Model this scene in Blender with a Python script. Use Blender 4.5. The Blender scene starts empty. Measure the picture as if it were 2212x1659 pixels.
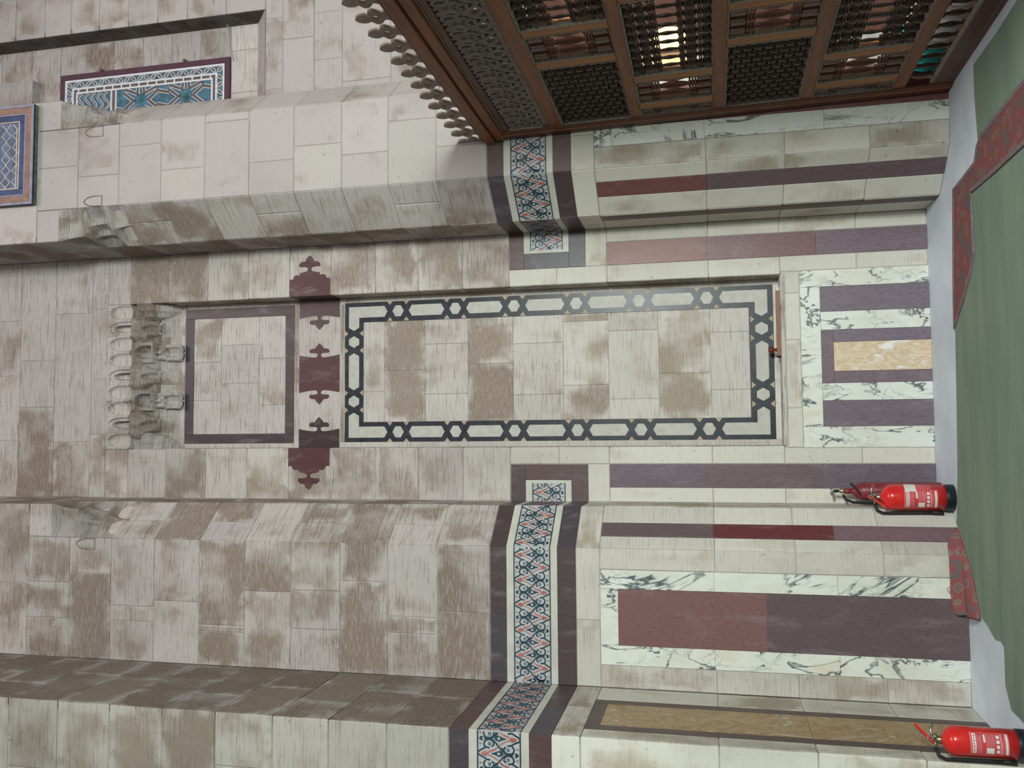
import bpy, bmesh, math, random
from mathutils import Vector, Matrix
random.seed(7)
R = math.radians
scene = bpy.context.scene
COL = scene.collection

# ------------------------------------------------------------------ camera
F_PX, YAW, PITCH, ROLL = 1884.56, R(3.544), R(12.765), R(-1.239)
fwd = Vector((math.sin(YAW)*math.cos(PITCH), math.cos(YAW)*math.cos(PITCH), math.sin(PITCH)))
rt = Vector((math.cos(YAW), -math.sin(YAW), 0)); up = rt.cross(fwd)
c_, s_ = math.cos(ROLL), math.sin(ROLL)
rt, up = rt*c_ + up*s_, up*c_ - rt*s_
cam = bpy.data.objects.new('camera', bpy.data.cameras.new('camera'))
COL.objects.link(cam)
# the photograph is a portrait shot lying on its side: world up points to the left of the frame
M = Matrix.Identity(4)
for i in range(3):
    M[i][0], M[i][1], M[i][2] = -up[i], rt[i], -fwd[i]
M[2][3] = 1.6
cam.matrix_world = M
cam.data.sensor_fit = 'HORIZONTAL'; cam.data.sensor_width = 36
cam.data.lens = F_PX*36/2212
cam.data.clip_start = .05
scene.camera = cam

# ------------------------------------------------------------------ light
w = bpy.data.worlds.new('world'); scene.world = w; w.use_nodes = True
bg = w.node_tree.nodes['Background']
bg.inputs[0].default_value = (1.0, .95, .95, 1); bg.inputs[1].default_value = .15
def area(name, loc, target, size, power, col):
    l = bpy.data.lights.new(name, 'AREA'); l.energy = power; l.color = col; l.shape = 'RECTANGLE'
    l.size, l.size_y = size
    o = bpy.data.objects.new(name, l); COL.objects.link(o); o.location = loc
    d = Vector(target)-Vector(loc); o.rotation_euler = d.to_track_quat('-Z', 'Y').to_euler()
    return o
area('hall_lamp_light', (2.75, -2.2, 2.9), (.6, 6.9, 1.5), (1.2, .5), 680, (.92, 1.0, .95))
area('courtyard_daylight', (3.4, -2.5, 13.5), (1.0, 6.9, 5.5), (4, 3.5), 500, (1.0, .90, .895))
vs = scene.view_settings
vs.view_transform = 'Standard'; vs.look = 'None'; vs.exposure = 0.0; vs.gamma = 1.0; vs.use_curve_mapping = False

# ------------------------------------------------------------------ materials
MATS = {}
class NT:
    def __init__(s, name, rough=.8, spec=.3):
        m = bpy.data.materials.new(name); m.use_nodes = True; s.m = m; s.t = m.node_tree
        s.b = s.t.nodes['Principled BSDF']; s.b.inputs['Roughness'].default_value = rough
        s.b.inputs['Specular IOR Level'].default_value = spec
        MATS[name] = m
    def n(s, typ, **k):
        x = s.t.nodes.new('ShaderNode'+typ)
        for a, v in k.items(): setattr(x, a, v)
        return x
    def l(s, a, b): s.t.links.new(a, b)
    def pos(s, scale, rot=(0, 0, 0), obj=False):
        if obj: src = s.n('TexCoord').outputs['Object']
        else: src = s.n('NewGeometry').outputs['Position']
        mp = s.n('Mapping'); mp.inputs['Scale'].default_value = scale; mp.inputs['Rotation'].default_value = rot
        s.l(src, mp.inputs[0]); return mp.outputs[0]
    def noise(s, vec, scale=1, detail=3, rough=.55, dist=0):
        x = s.n('TexNoise'); x.inputs['Scale'].default_value = scale; x.inputs['Detail'].default_value = detail
        x.inputs['Roughness'].default_value = rough; x.inputs['Distortion'].default_value = dist
        s.l(vec, x.inputs['Vector']); return x.outputs['Fac']
    def math(s, op, a, b=None, c=None):
        x = s.n('Math', operation=op)
        for i, v in enumerate((a, b, c)):
            if v is None: continue
            if isinstance(v, (int, float)): x.inputs[i].default_value = v
            else: s.l(v, x.inputs[i])
        return x.outputs[0]
    def ramp(s, fac, stops):
        x = s.n('ValToRGB'); e = x.color_ramp.elements
        while len(e) < len(stops): e.new(.5)
        for k, (p, cc) in zip(e, stops):
            k.position = p; k.color = cc if len(cc) == 4 else (*cc, 1)
        s.l(fac, x.inputs[0]); return x.outputs[0]
    def mix(s, f, a, b, blend='MIX'):
        x = s.n('Mix', data_type='RGBA', blend_type=blend)
        for i, v in ((0, f), (6, a), (7, b)):
            if isinstance(v, (int, float)): x.inputs[i].default_value = v
            elif isinstance(v, tuple): x.inputs[i].default_value = (*v, 1) if len(v) == 3 else v
            else: s.l(v, x.inputs[i])
        return x.outputs[2]
    def mapr(s, v, a, b, c=0, d=1):
        x = s.n('MapRange', interpolation_type='SMOOTHSTEP')
        for i, k in ((1, a), (2, b), (3, c), (4, d)): x.inputs[i].default_value = k
        s.l(v, x.inputs[0]); return x.outputs[0]
    def bump(s, h, strength=.3, dist=.01):
        x = s.n('Bump'); x.inputs['Strength'].default_value = strength; x.inputs['Distance'].default_value = dist
        s.l(h, x.inputs['Height']); s.l(x.outputs[0], s.b.inputs['Normal'])
    def out(s, c):
        if isinstance(c, tuple): s.b.inputs['Base Color'].default_value = (*c, 1)
        else: s.l(c, s.b.inputs['Base Color'])
        return s.m

def mk_stone():
    """tooled limestone. object colour: r = how much bare brown stone, g = lightness, b = how cream, alpha = how strongly tooled."""
    k = NT('limestone', .9, .15)
    oi = k.n('ObjectInfo'); sep = k.n('SeparateColor'); k.l(oi.outputs['Color'], sep.inputs[0])
    rr, gg, bb = sep.outputs[0], sep.outputs[1], sep.outputs[2]
    streak = k.noise(k.pos((4.5, 4.5, 84)), 1, 4, .66)
    streak2 = k.noise(k.pos((16, 16, 150)), 1, 2, .6)
    blot = k.noise(k.pos((3.2, 3.2, 3.0)), 1, 5, .62)
    off = k.math('MULTIPLY', oi.outputs['Random'], 20)
    x4 = k.n('TexNoise', noise_dimensions='4D'); x4.inputs['Scale'].default_value = 3.0; x4.inputs['Detail'].default_value = 3
    k.l(k.pos((1, 1, .8)), x4.inputs['Vector']); k.l(off, x4.inputs['W'])
    at = k.n('Attribute'); at.attribute_name = 'edge'
    v = k.math('ADD', k.math('MULTIPLY_ADD', x4.outputs['Fac'], 1.35, -.25), k.math('MULTIPLY', blot, .45))
    v = k.math('ADD', v, k.math('MULTIPLY', k.math('SUBTRACT', streak, .5), .22))
    v = k.math('ADD', v, k.math('MULTIPLY', k.math('SUBTRACT', rr, .5), .85))
    v = k.math('SUBTRACT', v, k.math('MULTIPLY', k.math('MULTIPLY', k.math('SUBTRACT', 1.0, at.outputs['Fac']), k.mapr(k.noise(k.pos((4.5, 4.5, 4.5)), 1, 3), .42, .60)), .34))
    mask = k.mapr(v, .42, .86)
    light = k.mix(bb, (.520, .475, .458), (.63, .625, .54))
    brown = k.mix(bb, (.250, .185, .145), (.40, .345, .26))
    col = k.mix(k.math('MULTIPLY', mask, .9), light, brown)
    tool = oi.outputs['Alpha']
    col = k.mix(k.math('MULTIPLY', k.math('MULTIPLY', k.mapr(streak, .49, .68), .66), tool), col, (.19, .155, .13))
    col = k.mix(k.math('MULTIPLY', k.math('MULTIPLY', k.mapr(streak2, .50, .66), .38), tool), col, (.60, .56, .53))
    grime = k.noise(k.pos((1.1, 1.1, .7)), 1, 4, .6)
    col = k.mix(k.math('MULTIPLY', k.mapr(grime, .48, .72), .30), col, (.27, .24, .22))
    pit = k.noise(k.pos((34, 34, 34)), 1, 2)
    col = k.mix(k.math('MULTIPLY', k.mapr(pit, .68, .76), .45), col, (.14, .115, .10))
    vm = k.n('VectorMath', operation='SCALE'); k.l(col, vm.inputs[0]); k.l(gg, vm.inputs['Scale'])
    k.bump(k.math('ADD', k.math('MULTIPLY', k.math('ADD', k.math('MULTIPLY', streak, .9), streak2), k.math('MULTIPLY_ADD', tool, .85, .15)), k.math('MULTIPLY', blot, .8)), .5, .012)
    return k.out(vm.outputs[0])
mk_stone()
def mk_plaster(name, c1, c2, sc=3, bump=.3):
    k = NT(name, .9, .15); n = k.noise(k.pos((sc, sc, sc)), 1, 6, .62)
    k.bump(k.noise(k.pos((60, 60, 60)), 1, 3), bump, .004)
    return k.out(k.ramp(n, [(.3, c1), (.7, c2)]))
mk_plaster('mortar', (.40, .35, .32), (.55, .50, .46), 5)
mk_plaster('floor_stone', (.55, .60, .67), (.72, .78, .86), 2.2, .2)
def mk_porph():
    k = NT('porphyry', .42, .4); oi = k.n('ObjectInfo')
    n = k.noise(k.pos((10, 10, 3.2)), 1, 6, .65, .4); fine = k.noise(k.pos((90, 90, 30)), 1, 3)
    c = k.mix(k.mapr(n, .35, .75), oi.outputs['Color'], (.165, .135, .155), 'MIX')
    sc2 = k.n('VectorMath', operation='SCALE'); k.l(oi.outputs['Color'], sc2.inputs[0]); sc2.inputs['Scale'].default_value = 1.55
    c2 = k.mix(k.math('MULTIPLY', k.mapr(n, .5, .8), .5), sc2.outputs[0], (.27, .225, .25))
    c2 = k.mix(k.math('MULTIPLY', k.mapr(fine, .42, .8), .42), c2, (.04, .022, .026))
    k.bump(fine, .08, .003)
    return k.out(c2)
mk_porph()
def mk_veined():
    k = NT('veined_marble', .38, .4); oi = k.n('ObjectInfo')
    off = k.n('VectorMath', operation='MULTIPLY_ADD'); k.l(oi.outputs['Random'], off.inputs[0])
    off.inputs[1].default_value = (7, 13, 5); k.l(k.n('NewGeometry').outputs['Position'], off.inputs[2])
    def vein(sc, scl, th, dist, det=5):
        mp = k.n('Mapping'); mp.inputs['Scale'].default_value = scl; k.l(off.outputs[0], mp.inputs[0])
        n = k.noise(mp.outputs[0], sc, det, .62, dist)
        d = k.math('ABSOLUTE', k.math('SUBTRACT', n, .5)); return k.mapr(d, 0, th, 1, 0)
    v1 = vein(1.0, (3.6, 3.6, 1.7), .025, .7, 5); v2 = vein(1.0, (8, 8, 3.2), .018, .8)
    msk = k.mapr(k.noise(k.pos((2.2, 2.2, 1.4)), 1, 3), .42, .6)
    n0 = k.noise(k.pos((6, 6, 3)), 1, 4)
    base = k.ramp(n0, [(.3, (.60, .61, .52)), (.55, (.68, .71, .655)), (.8, (.62, .57, .43))])
    c = k.mix(k.math('MULTIPLY', k.math('MULTIPLY', v2, msk), .55), base, (.17, .21, .23))
    c = k.mix(k.math('MULTIPLY', v1, k.mapr(k.noise(k.pos((3, 3, 2.2)), 1.3, 2), .36, .52, .15, 1.0)), c, (.07, .095, .11))
    return k.out(c)
mk_veined()
def mk_onyx(name, a, b, c3, sc):
    k = NT(name, .35, .4); n = k.noise(k.pos(sc), 1, 6, .6, 1.4)
    return k.out(k.ramp(n, [(.30, a), (.44, b), (.52, c3), (.58, b), (.68, a)]))
mk_onyx('honey_onyx', (.74, .73, .70), (.56, .41, .25), (.68, .57, .42), (9, 9, 3.2))
mk_onyx('brown_onyx', (.50, .45, .34), (.25, .135, .045), (.38, .27, .14), (6, 6, 3.4))
def mk_plain(name, col, rough=.6, var=.25, sc=(14, 14, 14), spec=.3, metal=0, bump=0):
    k = NT(name, rough, spec); k.b.inputs['Metallic'].default_value = metal
    n = k.noise(k.pos(sc), 1, 4, .6)
    lo = tuple(x*(1-var) for x in col); hi = tuple(min(1, x*(1+var)) for x in col)
    if bump: k.bump(n, bump, .004)
    return k.out(k.ramp(n, [(.3, lo), (.7, hi)]))
mk_plain('black_inlay', (.024, .028, .038), .35, .45)
mk_plain('pale_inlay', (.46, .445, .405), .5, .12, (20, 20, 20))
mk_plain('tan_inlay', (.42, .32, .23), .6, .2)
mk_plain('frieze_ground', (.42, .44, .45), .5, .10, (9, 9, 9))
mk_plain('teal_inlay', (.030, .055, .075), .4, .3)
mk_plain('red_inlay', (.40, .135, .11), .6, .25)
mk_plain('cream_marble', (.52, .51, .45), .45, .12, (7, 7, 7))
mk_plain('stucco', (.66, .65, .69), .85, .08)
mk_plain('stucco_brown', (.13, .105, .10), .8, .2)
mk_plain('teal_glass', (.075, .155, .22), .12, .45, (16, 16, 16), .6)
mk_plain('green_glass', (.03, .12, .10), .12, .3, (16, 16, 16), .6)
mk_plain('maroon_paint', (.085, .035, .055), .6, .15)
def mk_wood(name, c1, c2, rough=.5, sc=(30, 4, 30)):
    k = NT(name, rough, .35); n = k.noise(k.pos(sc, obj=True), 1, 5, .6, .6)
    f = k.noise(k.pos((60, 60, 60)), 1, 3)
    k.bump(n, .12, .003)
    return k.out(k.mix(k.math('MULTIPLY', k.mapr(f, .4, .8), .35), k.ramp(n, [(.3, c1), (.7, c2)]), tuple(x*.4 for x in c1)))
mk_wood('rail_wood', (.17, .052, .019), (.29, .105, .036), .45, (26, 3, 26))
mk_wood('muntin_wood', (.29, .105, .028), (.43, .18, .05), .45, (26, 26, 3))
mk_wood('spindle_wood', (.040, .025, .018), (.085, .055, .040), .30, (20, 20, 20))
mk_wood('red_spindle_wood', (.10, .038, .026), (.17, .068, .045), .3, (20, 20, 20))
mk_wood('carved_wood', (.17, .142, .122), (.25, .215, .188), .75, (18, 18, 18))
mk_wood('dust_trim', (.25, .22, .19), (.36, .325, .28), .85, (30, 30, 30))
mk_wood('finial_wood', (.25, .18, .155), (.42, .34, .30), .7, (18, 18, 18))
mk_wood('dark_rail_wood', (.080, .028, .018), (.135, .050, .028), .4, (26, 3, 26))
mk_wood('stick_wood', (.17, .065, .025), (.26, .115, .05), .35, (3, 40, 40))
mk_plain('dark_knob', (.11, .018, .012), .25, .2, spec=.5)
def mk_carpet():
    k = NT('green_pile', .95, .05); n = k.noise(k.pos((1.1, 5.5, 1)), 1, 5, .6); f = k.noise(k.pos((220, 220, 220)), 1, 2, .7)
    c = k.ramp(n, [(.28, (.185, .25, .205)), (.5, (.235, .305, .235)), (.75, (.30, .345, .24))])
    c = k.mix(k.math('MULTIPLY', k.mapr(f, .3, .7), .35), c, (.09, .13, .10)); k.bump(f, .5, .004)
    return k.out(c)
mk_carpet()
def mk_rug():
    k = NT('rug_pile', .95, .05)
    v = k.n('TexVoronoi'); v.inputs['Scale'].default_value = 11; k.l(k.pos((1, 1, 1)), v.inputs['Vector'])
    f = k.noise(k.pos((30, 30, 30)), 1, 3)
    d = k.math('ADD', v.outputs['Distance'], k.math('MULTIPLY', k.math('SUBTRACT', f, .5), .5))
    c = k.ramp(d, [(.10, (.16, .15, .12)), (.2, (.20, .09, .08)), (.27, (.20, .19, .16)), (.36, (.26, .085, .08)), (.6, (.24, .085, .085)), (.75, (.14, .12, .12))])
    k.bump(k.noise(k.pos((200, 200, 200)), 1, 2), .4, .003)
    return k.out(c)
mk_rug()
mk_plain('rug_edge', (.20, .14, .15), .95, .3, (40, 40, 40))
mk_plain('red_paint', (.62, .022, .020), .22, .08, (5, 5, 5), .5)
mk_plain('old_red_paint', (.20, .028, .038), .38, .35, (22, 22, 22), .4)
mk_plain('ext_black', (.012, .016, .020), .4, .2)
mk_plain('rubber', (.016, .016, .018), .5, .2)
mk_plain('label_white', (.66, .62, .60), .5, .06)
mk_plain('label_red', (.50, .05, .06), .4, .1)
mk_plain('label_pink', (.62, .25, .25), .5, .1)
mk_plain('brass', (.36, .31, .22), .3, .15, metal=.9)
mk_plain('steel', (.40, .40, .38), .32, .1, metal=.9)
mk_plain('panel_blue', (.11, .14, .23), .6, .35, (16, 16, 16))
mk_plain('panel_deep_blue', (.03, .055, .14), .5, .3)
mk_plain('panel_gilt', (.55, .45, .36), .5, .2)
mk_plain('panel_orange', (.27, .155, .125), .65, .25, (22, 22, 22))
mk_plain('panel_lilac', (.26, .25, .34), .6, .2)
mk_plain('panel_green', (.10, .115, .10), .7, .5, (26, 26, 26))
mk_plain('cable_grey', (.40, .37, .36), .6, .1)
mk_plain('white_cloth', (.72, .72, .74), .9, .06)
mk_plain('turquoise_cloth', (.04, .52, .50), .8, .3, (60, 60, 60))
def mk_emit(name, col, st):
    k = NT(name); k.b.inputs['Emission Color'].default_value = (*col, 1); k.b.inputs['Emission Strength'].default_value = st
    return k.out(col)
mk_emit('warm_bulb', (1, .62, .16), 5)
mk_emit('white_bulb', (1, .95, .9), 4)

# ------------------------------------------------------------------ mesh helpers
def link(name, verts, faces, mat, parent=None, color=None, smooth=False, recalc=True, origin=None):
    """one mesh object with its origin at its own middle (or at the given origin)"""
    vs_ = [Vector(v) for v in verts]
    if origin is None:
        lo = Vector((min(v[i] for v in vs_) for i in range(3))); hi = Vector((max(v[i] for v in vs_) for i in range(3)))
        origin = (lo+hi)/2
    origin = Vector(origin)
    me = bpy.data.meshes.new(name)
    me.from_pydata([v-origin for v in vs_], [], faces)
    if recalc:
        bm = bmesh.new(); bm.from_mesh(me); bmesh.ops.recalc_face_normals(bm, faces=bm.faces[:]); bm.to_mesh(me); bm.free()
    if smooth:
        for p in me.polygons: p.use_smooth = True
    me.materials.append(MATS[mat])
    o = bpy.data.objects.new(name, me); COL.objects.link(o); o.location = origin
    if parent: o.parent = parent
    if color: o.color = (*color, 1) if len(color) == 3 else color
    return o
def empty(name, loc=(0, 0, 0), rot=(0, 0, 0)):
    o = bpy.data.objects.new(name, None); COL.objects.link(o); o.location = loc; o.rotation_euler = rot
    o.empty_display_size = .1
    return o
def tag(o, label=None, cat=None, group=None, kind=None):
    for k, v in (('label', label), ('category', cat), ('group', group), ('kind', kind)):
        if v: o[k] = v
    return o
class MB:
    """collects shapes for ONE mesh"""
    def __init__(s): s.v = []; s.f = []
    def add(s, v, f):
        b = len(s.v); s.v += [tuple(x) for x in v]; s.f += [tuple(i+b for i in q) for q in f]
    def box(s, a, b):
        x0, y0, z0 = a; x1, y1, z1 = b
        s.add([(x0, y0, z0), (x1, y0, z0), (x1, y1, z0), (x0, y1, z0), (x0, y0, z1), (x1, y0, z1), (x1, y1, z1), (x0, y1, z1)],
              [(0, 3, 2, 1), (4, 5, 6, 7), (0, 1, 5, 4), (1, 2, 6, 5), (2, 3, 7, 6), (3, 0, 4, 7)])
    def prism(s, pts, z0, z1):
        n = len(pts)
        s.add([(*p, z0) for p in pts]+[(*p, z1) for p in pts],
              [tuple(range(n-1, -1, -1)), tuple(range(n, 2*n))]+[(i, (i+1) % n, n+(i+1) % n, n+i) for i in range(n)])
    def tube(s, pts, r, seg=8, close=False):
        pts = [Vector(p) for p in pts]; n = len(pts); rings = []
        for i, p in enumerate(pts):
            d = (pts[min(i+1, n-1)]-pts[max(i-1, 0)]).normalized()
            a = d.orthogonal().normalized() if i == 0 else (rings[-1][1]-d*rings[-1][1].dot(d)).normalized()
            rings.append((p, a, d.cross(a)))
        rr = r if isinstance(r, (list, tuple)) else [r]*n
        v = [p+(a*math.cos(2*math.pi*k/seg)+b*math.sin(2*math.pi*k/seg))*rr[i] for i, (p, a, b) in enumerate(rings) for k in range(seg)]
        f = [(i*seg+k, i*seg+(k+1) % seg, (i+1)*seg+(k+1) % seg, (i+1)*seg+k) for i in range(n-1) for k in range(seg)]
        f += [tuple(range(seg)), tuple(range((n-1)*seg, n*seg))]
        s.add(v, f)
    def lathe(s, prof, seg=12, fr=None):
        """prof = [(r, h)] around local Z; fr(x, y, z) maps to place"""
        fr = fr or (lambda x, y, z: (x, y, z)); n = len(prof)
        v = [fr(r*math.cos(2*math.pi*k/seg), r*math.sin(2*math.pi*k/seg), h) for r, h in prof for k in range(seg)]
        f = [(i*seg+k, i*seg+(k+1) % seg, (i+1)*seg+(k+1) % seg, (i+1)*seg+k) for i in range(n-1) for k in range(seg)]
        f += [tuple(range(seg-1, -1, -1)), tuple(range((n-1)*seg, n*seg))]
        s.add(v, f)
    def build(s, name, mat, parent=None, **k): return link(name, s.v, s.f, mat, parent, **k)

class Face:
    """an upright surface: u runs along it, z up, d out of it towards the hall"""
    def __init__(s, P0, P1):
        s.o = Vector((*P0, 0)); t = Vector((P1[0]-P0[0], P1[1]-P0[1], 0)); s.len = t.length; s.t = t/s.len
        s.n = Vector((s.t.y, -s.t.x, 0))
    def p(s, u, z, d=0): q = s.o+s.t*u+s.n*d; return (q.x, q.y, z)
class FaceX(Face):
    """frontal surface: u is world x"""
    def __init__(s, Y): s.o = Vector((0, Y, 0)); s.t = Vector((1, 0, 0)); s.n = Vector((0, -1, 0)); s.len = 0
def slab(F, name, u0, u1, z0, z1, mat, parent, color=None, gap=.003, bev=.004, proud=0.0, thick=.05):
    """one stone: a box let into the wall with worn, bevelled front edges"""
    u0 += gap; u1 -= gap; z0 += gap; z1 -= gap
    if u1-u0 < .006 or z1-z0 < .006: return None
    b = min(bev, (u1-u0)/4, (z1-z0)/4)
    lv = [(-thick, 0), (proud-b*.8, 0), (proud, b)]
    stone = mat == 'limestone'
    if stone: lv.append((proud+.0005, min(.075, (u1-u0)*.3, (z1-z0)*.3)))
    v = []
    for d, i in lv: v += [F.p(u0+i, z0+i, d), F.p(u1-i, z0+i, d), F.p(u1-i, z1-i, d), F.p(u0+i, z1-i, d)]
    n = len(lv)
    f = [(0, 1, 2, 3), tuple(range(n*4-4, n*4))]+[(a*4+k, a*4+(k+1) % 4, a*4+4+(k+1) % 4, a*4+4+k) for a in range(n-1) for k in range(4)]
    o = link(name, v, f, mat, parent, color)
    if stone:
        at = o.data.attributes.new('edge', 'FLOAT', 'POINT'); at.data.foreach_set('value', [0.0]*12+[1.0]*4)
    return o
def plate(F, name, pts, mat, parent, d0=-.01, d1=.002, color=None):
    """flat piece with its own outline (u, z)"""
    n = len(pts)
    v = [F.p(u, z, d1) for u, z in pts]+[F.p(u, z, d0) for u, z in pts]
    f = [tuple(range(n)), tuple(range(2*n-1, n-1, -1))]+[(i, (i+1) % n, n+(i+1) % n, n+i) for i in range(n)]
    return link(name, v, f, mat, parent, color)
def spline(pts, n=5, closed=False):
    P = [Vector((*p, 0)) for p in pts]; m = len(P); out = []
    for i in range(m if closed else m-1):
        if closed: p0, p1, p2, p3 = P[(i-1) % m], P[i], P[(i+1) % m], P[(i+2) % m]
        else: p0, p1, p2, p3 = P[max(i-1, 0)], P[i], P[i+1], P[min(i+2, m-1)]
        for k in range(n):
            t = k/n
            q = .5*((2*p1)+(p2-p0)*t+(2*p0-5*p1+4*p2-p3)*t*t+(3*p1-p0-3*p2+p3)*t**3)
            out.append((q.x, q.y))
    if not closed: out.append((P[-1].x, P[-1].y))
    return out
NST = [0]
def stroke(mb, fr, pts, w, d0, d1, closed=False):
    """raised ribbon following pts; fr(u, v, d) -> xyz (each ribbon a hair higher than the last, so crossings stay clean)"""
    n = len(pts); NST[0] += 1; d1 += (NST[0] % 13)*.00012
    if n < 2: return
    L = []; Rr = []
    for i in range(n):
        a = pts[(i-1) % n] if closed else pts[max(i-1, 0)]; b = pts[(i+1) % n] if closed else pts[min(i+1, n-1)]
        dx, dy = b[0]-a[0], b[1]-a[1]; q = math.hypot(dx, dy) or 1; nx, ny = -dy/q*w/2, dx/q*w/2
        L.append((pts[i][0]+nx, pts[i][1]+ny)); Rr.append((pts[i][0]-nx, pts[i][1]-ny))
    v = [fr(*p, d1) for p in L]+[fr(*p, d1) for p in Rr]+[fr(*p, d0) for p in L]+[fr(*p, d0) for p in Rr]
    f = []
    for i in range(n if closed else n-1):
        j = (i+1) % n
        f += [(i, j, n+j, n+i), (i, 2*n+i, 2*n+j, j), (n+i, n+j, 3*n+j, 3*n+i)]
    mb.add(v, f)

# ------------------------------------------------------------------ measured places (metres, camera above the origin)
XC = .573                                   # axis of the recess
yB, yS, yF, y1 = 6.929, 6.525, 6.222, 5.190  # recess wall, chamfer back edge, pier fronts, near left pier front
yN = 7.129                                   # back of the niche
XBL, XBR = -.522, 1.668                      # sides of the recess
XF2, XF3 = -.792, 1.938                      # chamfer front edges
XL = -1.761                                  # side of the near left pier
XF3R, XSR = 2.627, 2.880                     # right end of the right pier front, its far side
NL, NR = -.084, 1.230                        # niche opening
TOP = 9.1
ZC = [3.19, 3.588, 3.975, 4.36, 4.765, 5.155, 5.55, 5.95, 6.345, 6.735, 7.13, 7.52, 7.905, 8.3, 8.7, 9.1]
ZB = [3.188, 3.065, 3.011, 2.742, 2.692, 2.558]
ZLOW = [0, .5, 1.055, 1.59, 2.385]
def rc(base=.4, var=.25, light=1.0, cream=0.0, lv=.06, tool=None):
    cr = min(1, max(0, cream+random.uniform(-.12, .12)))
    return (min(1, max(0, base+random.uniform(-var, var))), light+random.uniform(-lv, lv), cr, max(.08, 1-1.15*cr) if tool is None else tool)
def structure(name, mb, label, mat='mortar'):
    o = mb.build(name, mat, origin=(0, 0, 0)); return tag(o, label, None, None, 'structure')

# ------------------------------------------------------------------ floor and wall cores
m = MB(); m.box((-6, -4, -.12), (6, 8, 0)); floor = structure('floor', m, 'pale grey white stone floor along the foot of the walls', 'floor_stone')
g = .008
m = MB()
m.box((XBL-.3, yB+g, 0), (NL-g, yN+.5, TOP)); m.box((NR+g, yB+g, 0), (XBR+.3, yN+.5, TOP))
m.box((NL-g, yB+g, 0), (NR+g, yN+.5, 1.045)); m.box((NL-g, yB+g, 6.97), (NR+g, yN+.5, TOP)); m.box((NL-g, yN+g, 1.045), (NR+g, yN+.5, 6.97))
wall_back = structure('wall_back', m, 'tooled limestone recess wall with a tall shallow inlaid niche')
m = MB(); m.prism([(XL+.0, yF+g), (XF2-.004, yF+g), (XBL-g, yS+.004), (XBL-g, yB+.25), (XL, yB+.25)], 0, TOP)
wall_left = structure('wall_left', m, 'limestone pier with chamfered corner left of the niche')
m = MB(); m.prism([(-5, y1+g), (XL-g, y1+g), (XL-g, yB+.25), (-5, yB+.25)], 0, TOP)
wall_near = structure('wall_near_left', m, 'near limestone pier at the far left with a brown onyx panel on its side')
m = MB(); m.prism([(XF3+.004, yF+g), (XF3R-.004, yF+g), (XSR-g, yS+.004), (XSR-g, yB+.25), (XBR+g, yB+.25), (XBR+g, yS+.004)], 0, TOP)
wall_right = structure('wall_right', m, 'pale limestone pier with chamfered corners behind the wooden screen')
yW, yR = yB, yB+.22
RX0, RX1, RZ0, RZ1 = XSR+.02, 3.84, 5.41, 8.75
m = MB(); m.box((XSR-.05, yW+g, 0), (5.2, yW+.6, RZ0)); m.box((RX1+g, yW+g, RZ0), (5.2, yW+.6, TOP)); m.box((XSR-.05, yR+g, RZ0), (RX1+g, yW+.6, TOP)); m.box((XSR-.05, yW+g, RZ1), (RX1+g, yW+.6, TOP))
wall_win = structure('wall_far_right', m, 'mauve grey stone wall with a recessed stucco window')
m = MB(); m.box((4.8, .5, 0), (5.2, yW+.6, TOP)); wall_side = structure('wall_side', m, 'plain plastered side wall, unseen, added to darken the space behind the wooden screen')  # unseen wall, put in so the space behind the screen stays dark
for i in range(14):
    m = MB(); m.box((4.77, .52+.455*i, 0), (4.81, .97+.455*i, 3.0)); m.build('added_dark_board', 'dark_rail_wood', wall_side)  # boards invented to darken the interior behind the screen

FB, FN, FF, F1, FW, FR = FaceX(yB), FaceX(yN), FaceX(yF), FaceX(y1), FaceX(yW), FaceX(yR)
FCL = Face((XF2, yF), (XBL, yS)); FSL = Face((XBL, yS), (XBL, yB))           # left chamfer, left pier side
FCR = Face((XBR, yS), (XF3, yF)); FSR = Face((XBR, yB), (XBR, yS))           # right side ones, running towards the hall
FCRR = Face((XF3R, yF), (XSR, yS))
FRV = Face((XL, y1), (XL, yF))                                               # reveal of the near left pier

def course(F, parent, u0, u1, z0, z1, cuts=(), colf=None, **k):
    us = [u0]+sorted(c for c in cuts if u0+.03 < c < u1-.03)+[u1]
    for a, b in zip(us, us[1:]):
        slab(F, 'stone_block', a, b, z0, z1, 'limestone', parent, (colf or rc)() if callable(colf or rc) else colf, proud=random.uniform(-.002, .0015), **k)

# ---- near left pier: front face and reveal
f1c = lambda: rc(.45, .18, .76, .6, .05, .55)
for i, (a, b) in enumerate(zip(ZC, ZC[1:])):
    course(F1, wall_near, -3.2, XL, a, b, [-2.75+.35*(i % 2), -2.1-.12*(i % 3)] if i % 2 else [-2.5], f1c)
    course(FRV, wall_near, 0, FRV.len, a, b, [.35+.3*(i % 2)] if i % 3 else [.6], lambda: rc(.74, .14, .64, .2))
course(F1, wall_near, -3.2, XL, 2.385, ZB[5], [-2.4], lambda: rc(.2, .1, 1.05, .9))
course(FRV, wall_near, 0, FRV.len, 2.385, ZB[5], [.55], lambda: rc(.55, .15, .9, .5))
for a, b in zip(ZLOW, ZLOW[1:]):
    course(F1, wall_near, -3.2, XL, a, b, [-2.35], lambda: rc(.18, .15, 1.06, .95))
    course(FRV, wall_near, 0, .15, a, b, (), lambda: rc(.45, .2, .92, .8))
    course(FRV, wall_near, .75, FRV.len, a, b, (), lambda: rc(.45, .2, .92, .8))
PUR, RED, DRK, BRN = (.100, .068, .082), (.115, .046, .044), (.028, .020, .024), (.052, .034, .030)
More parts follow.
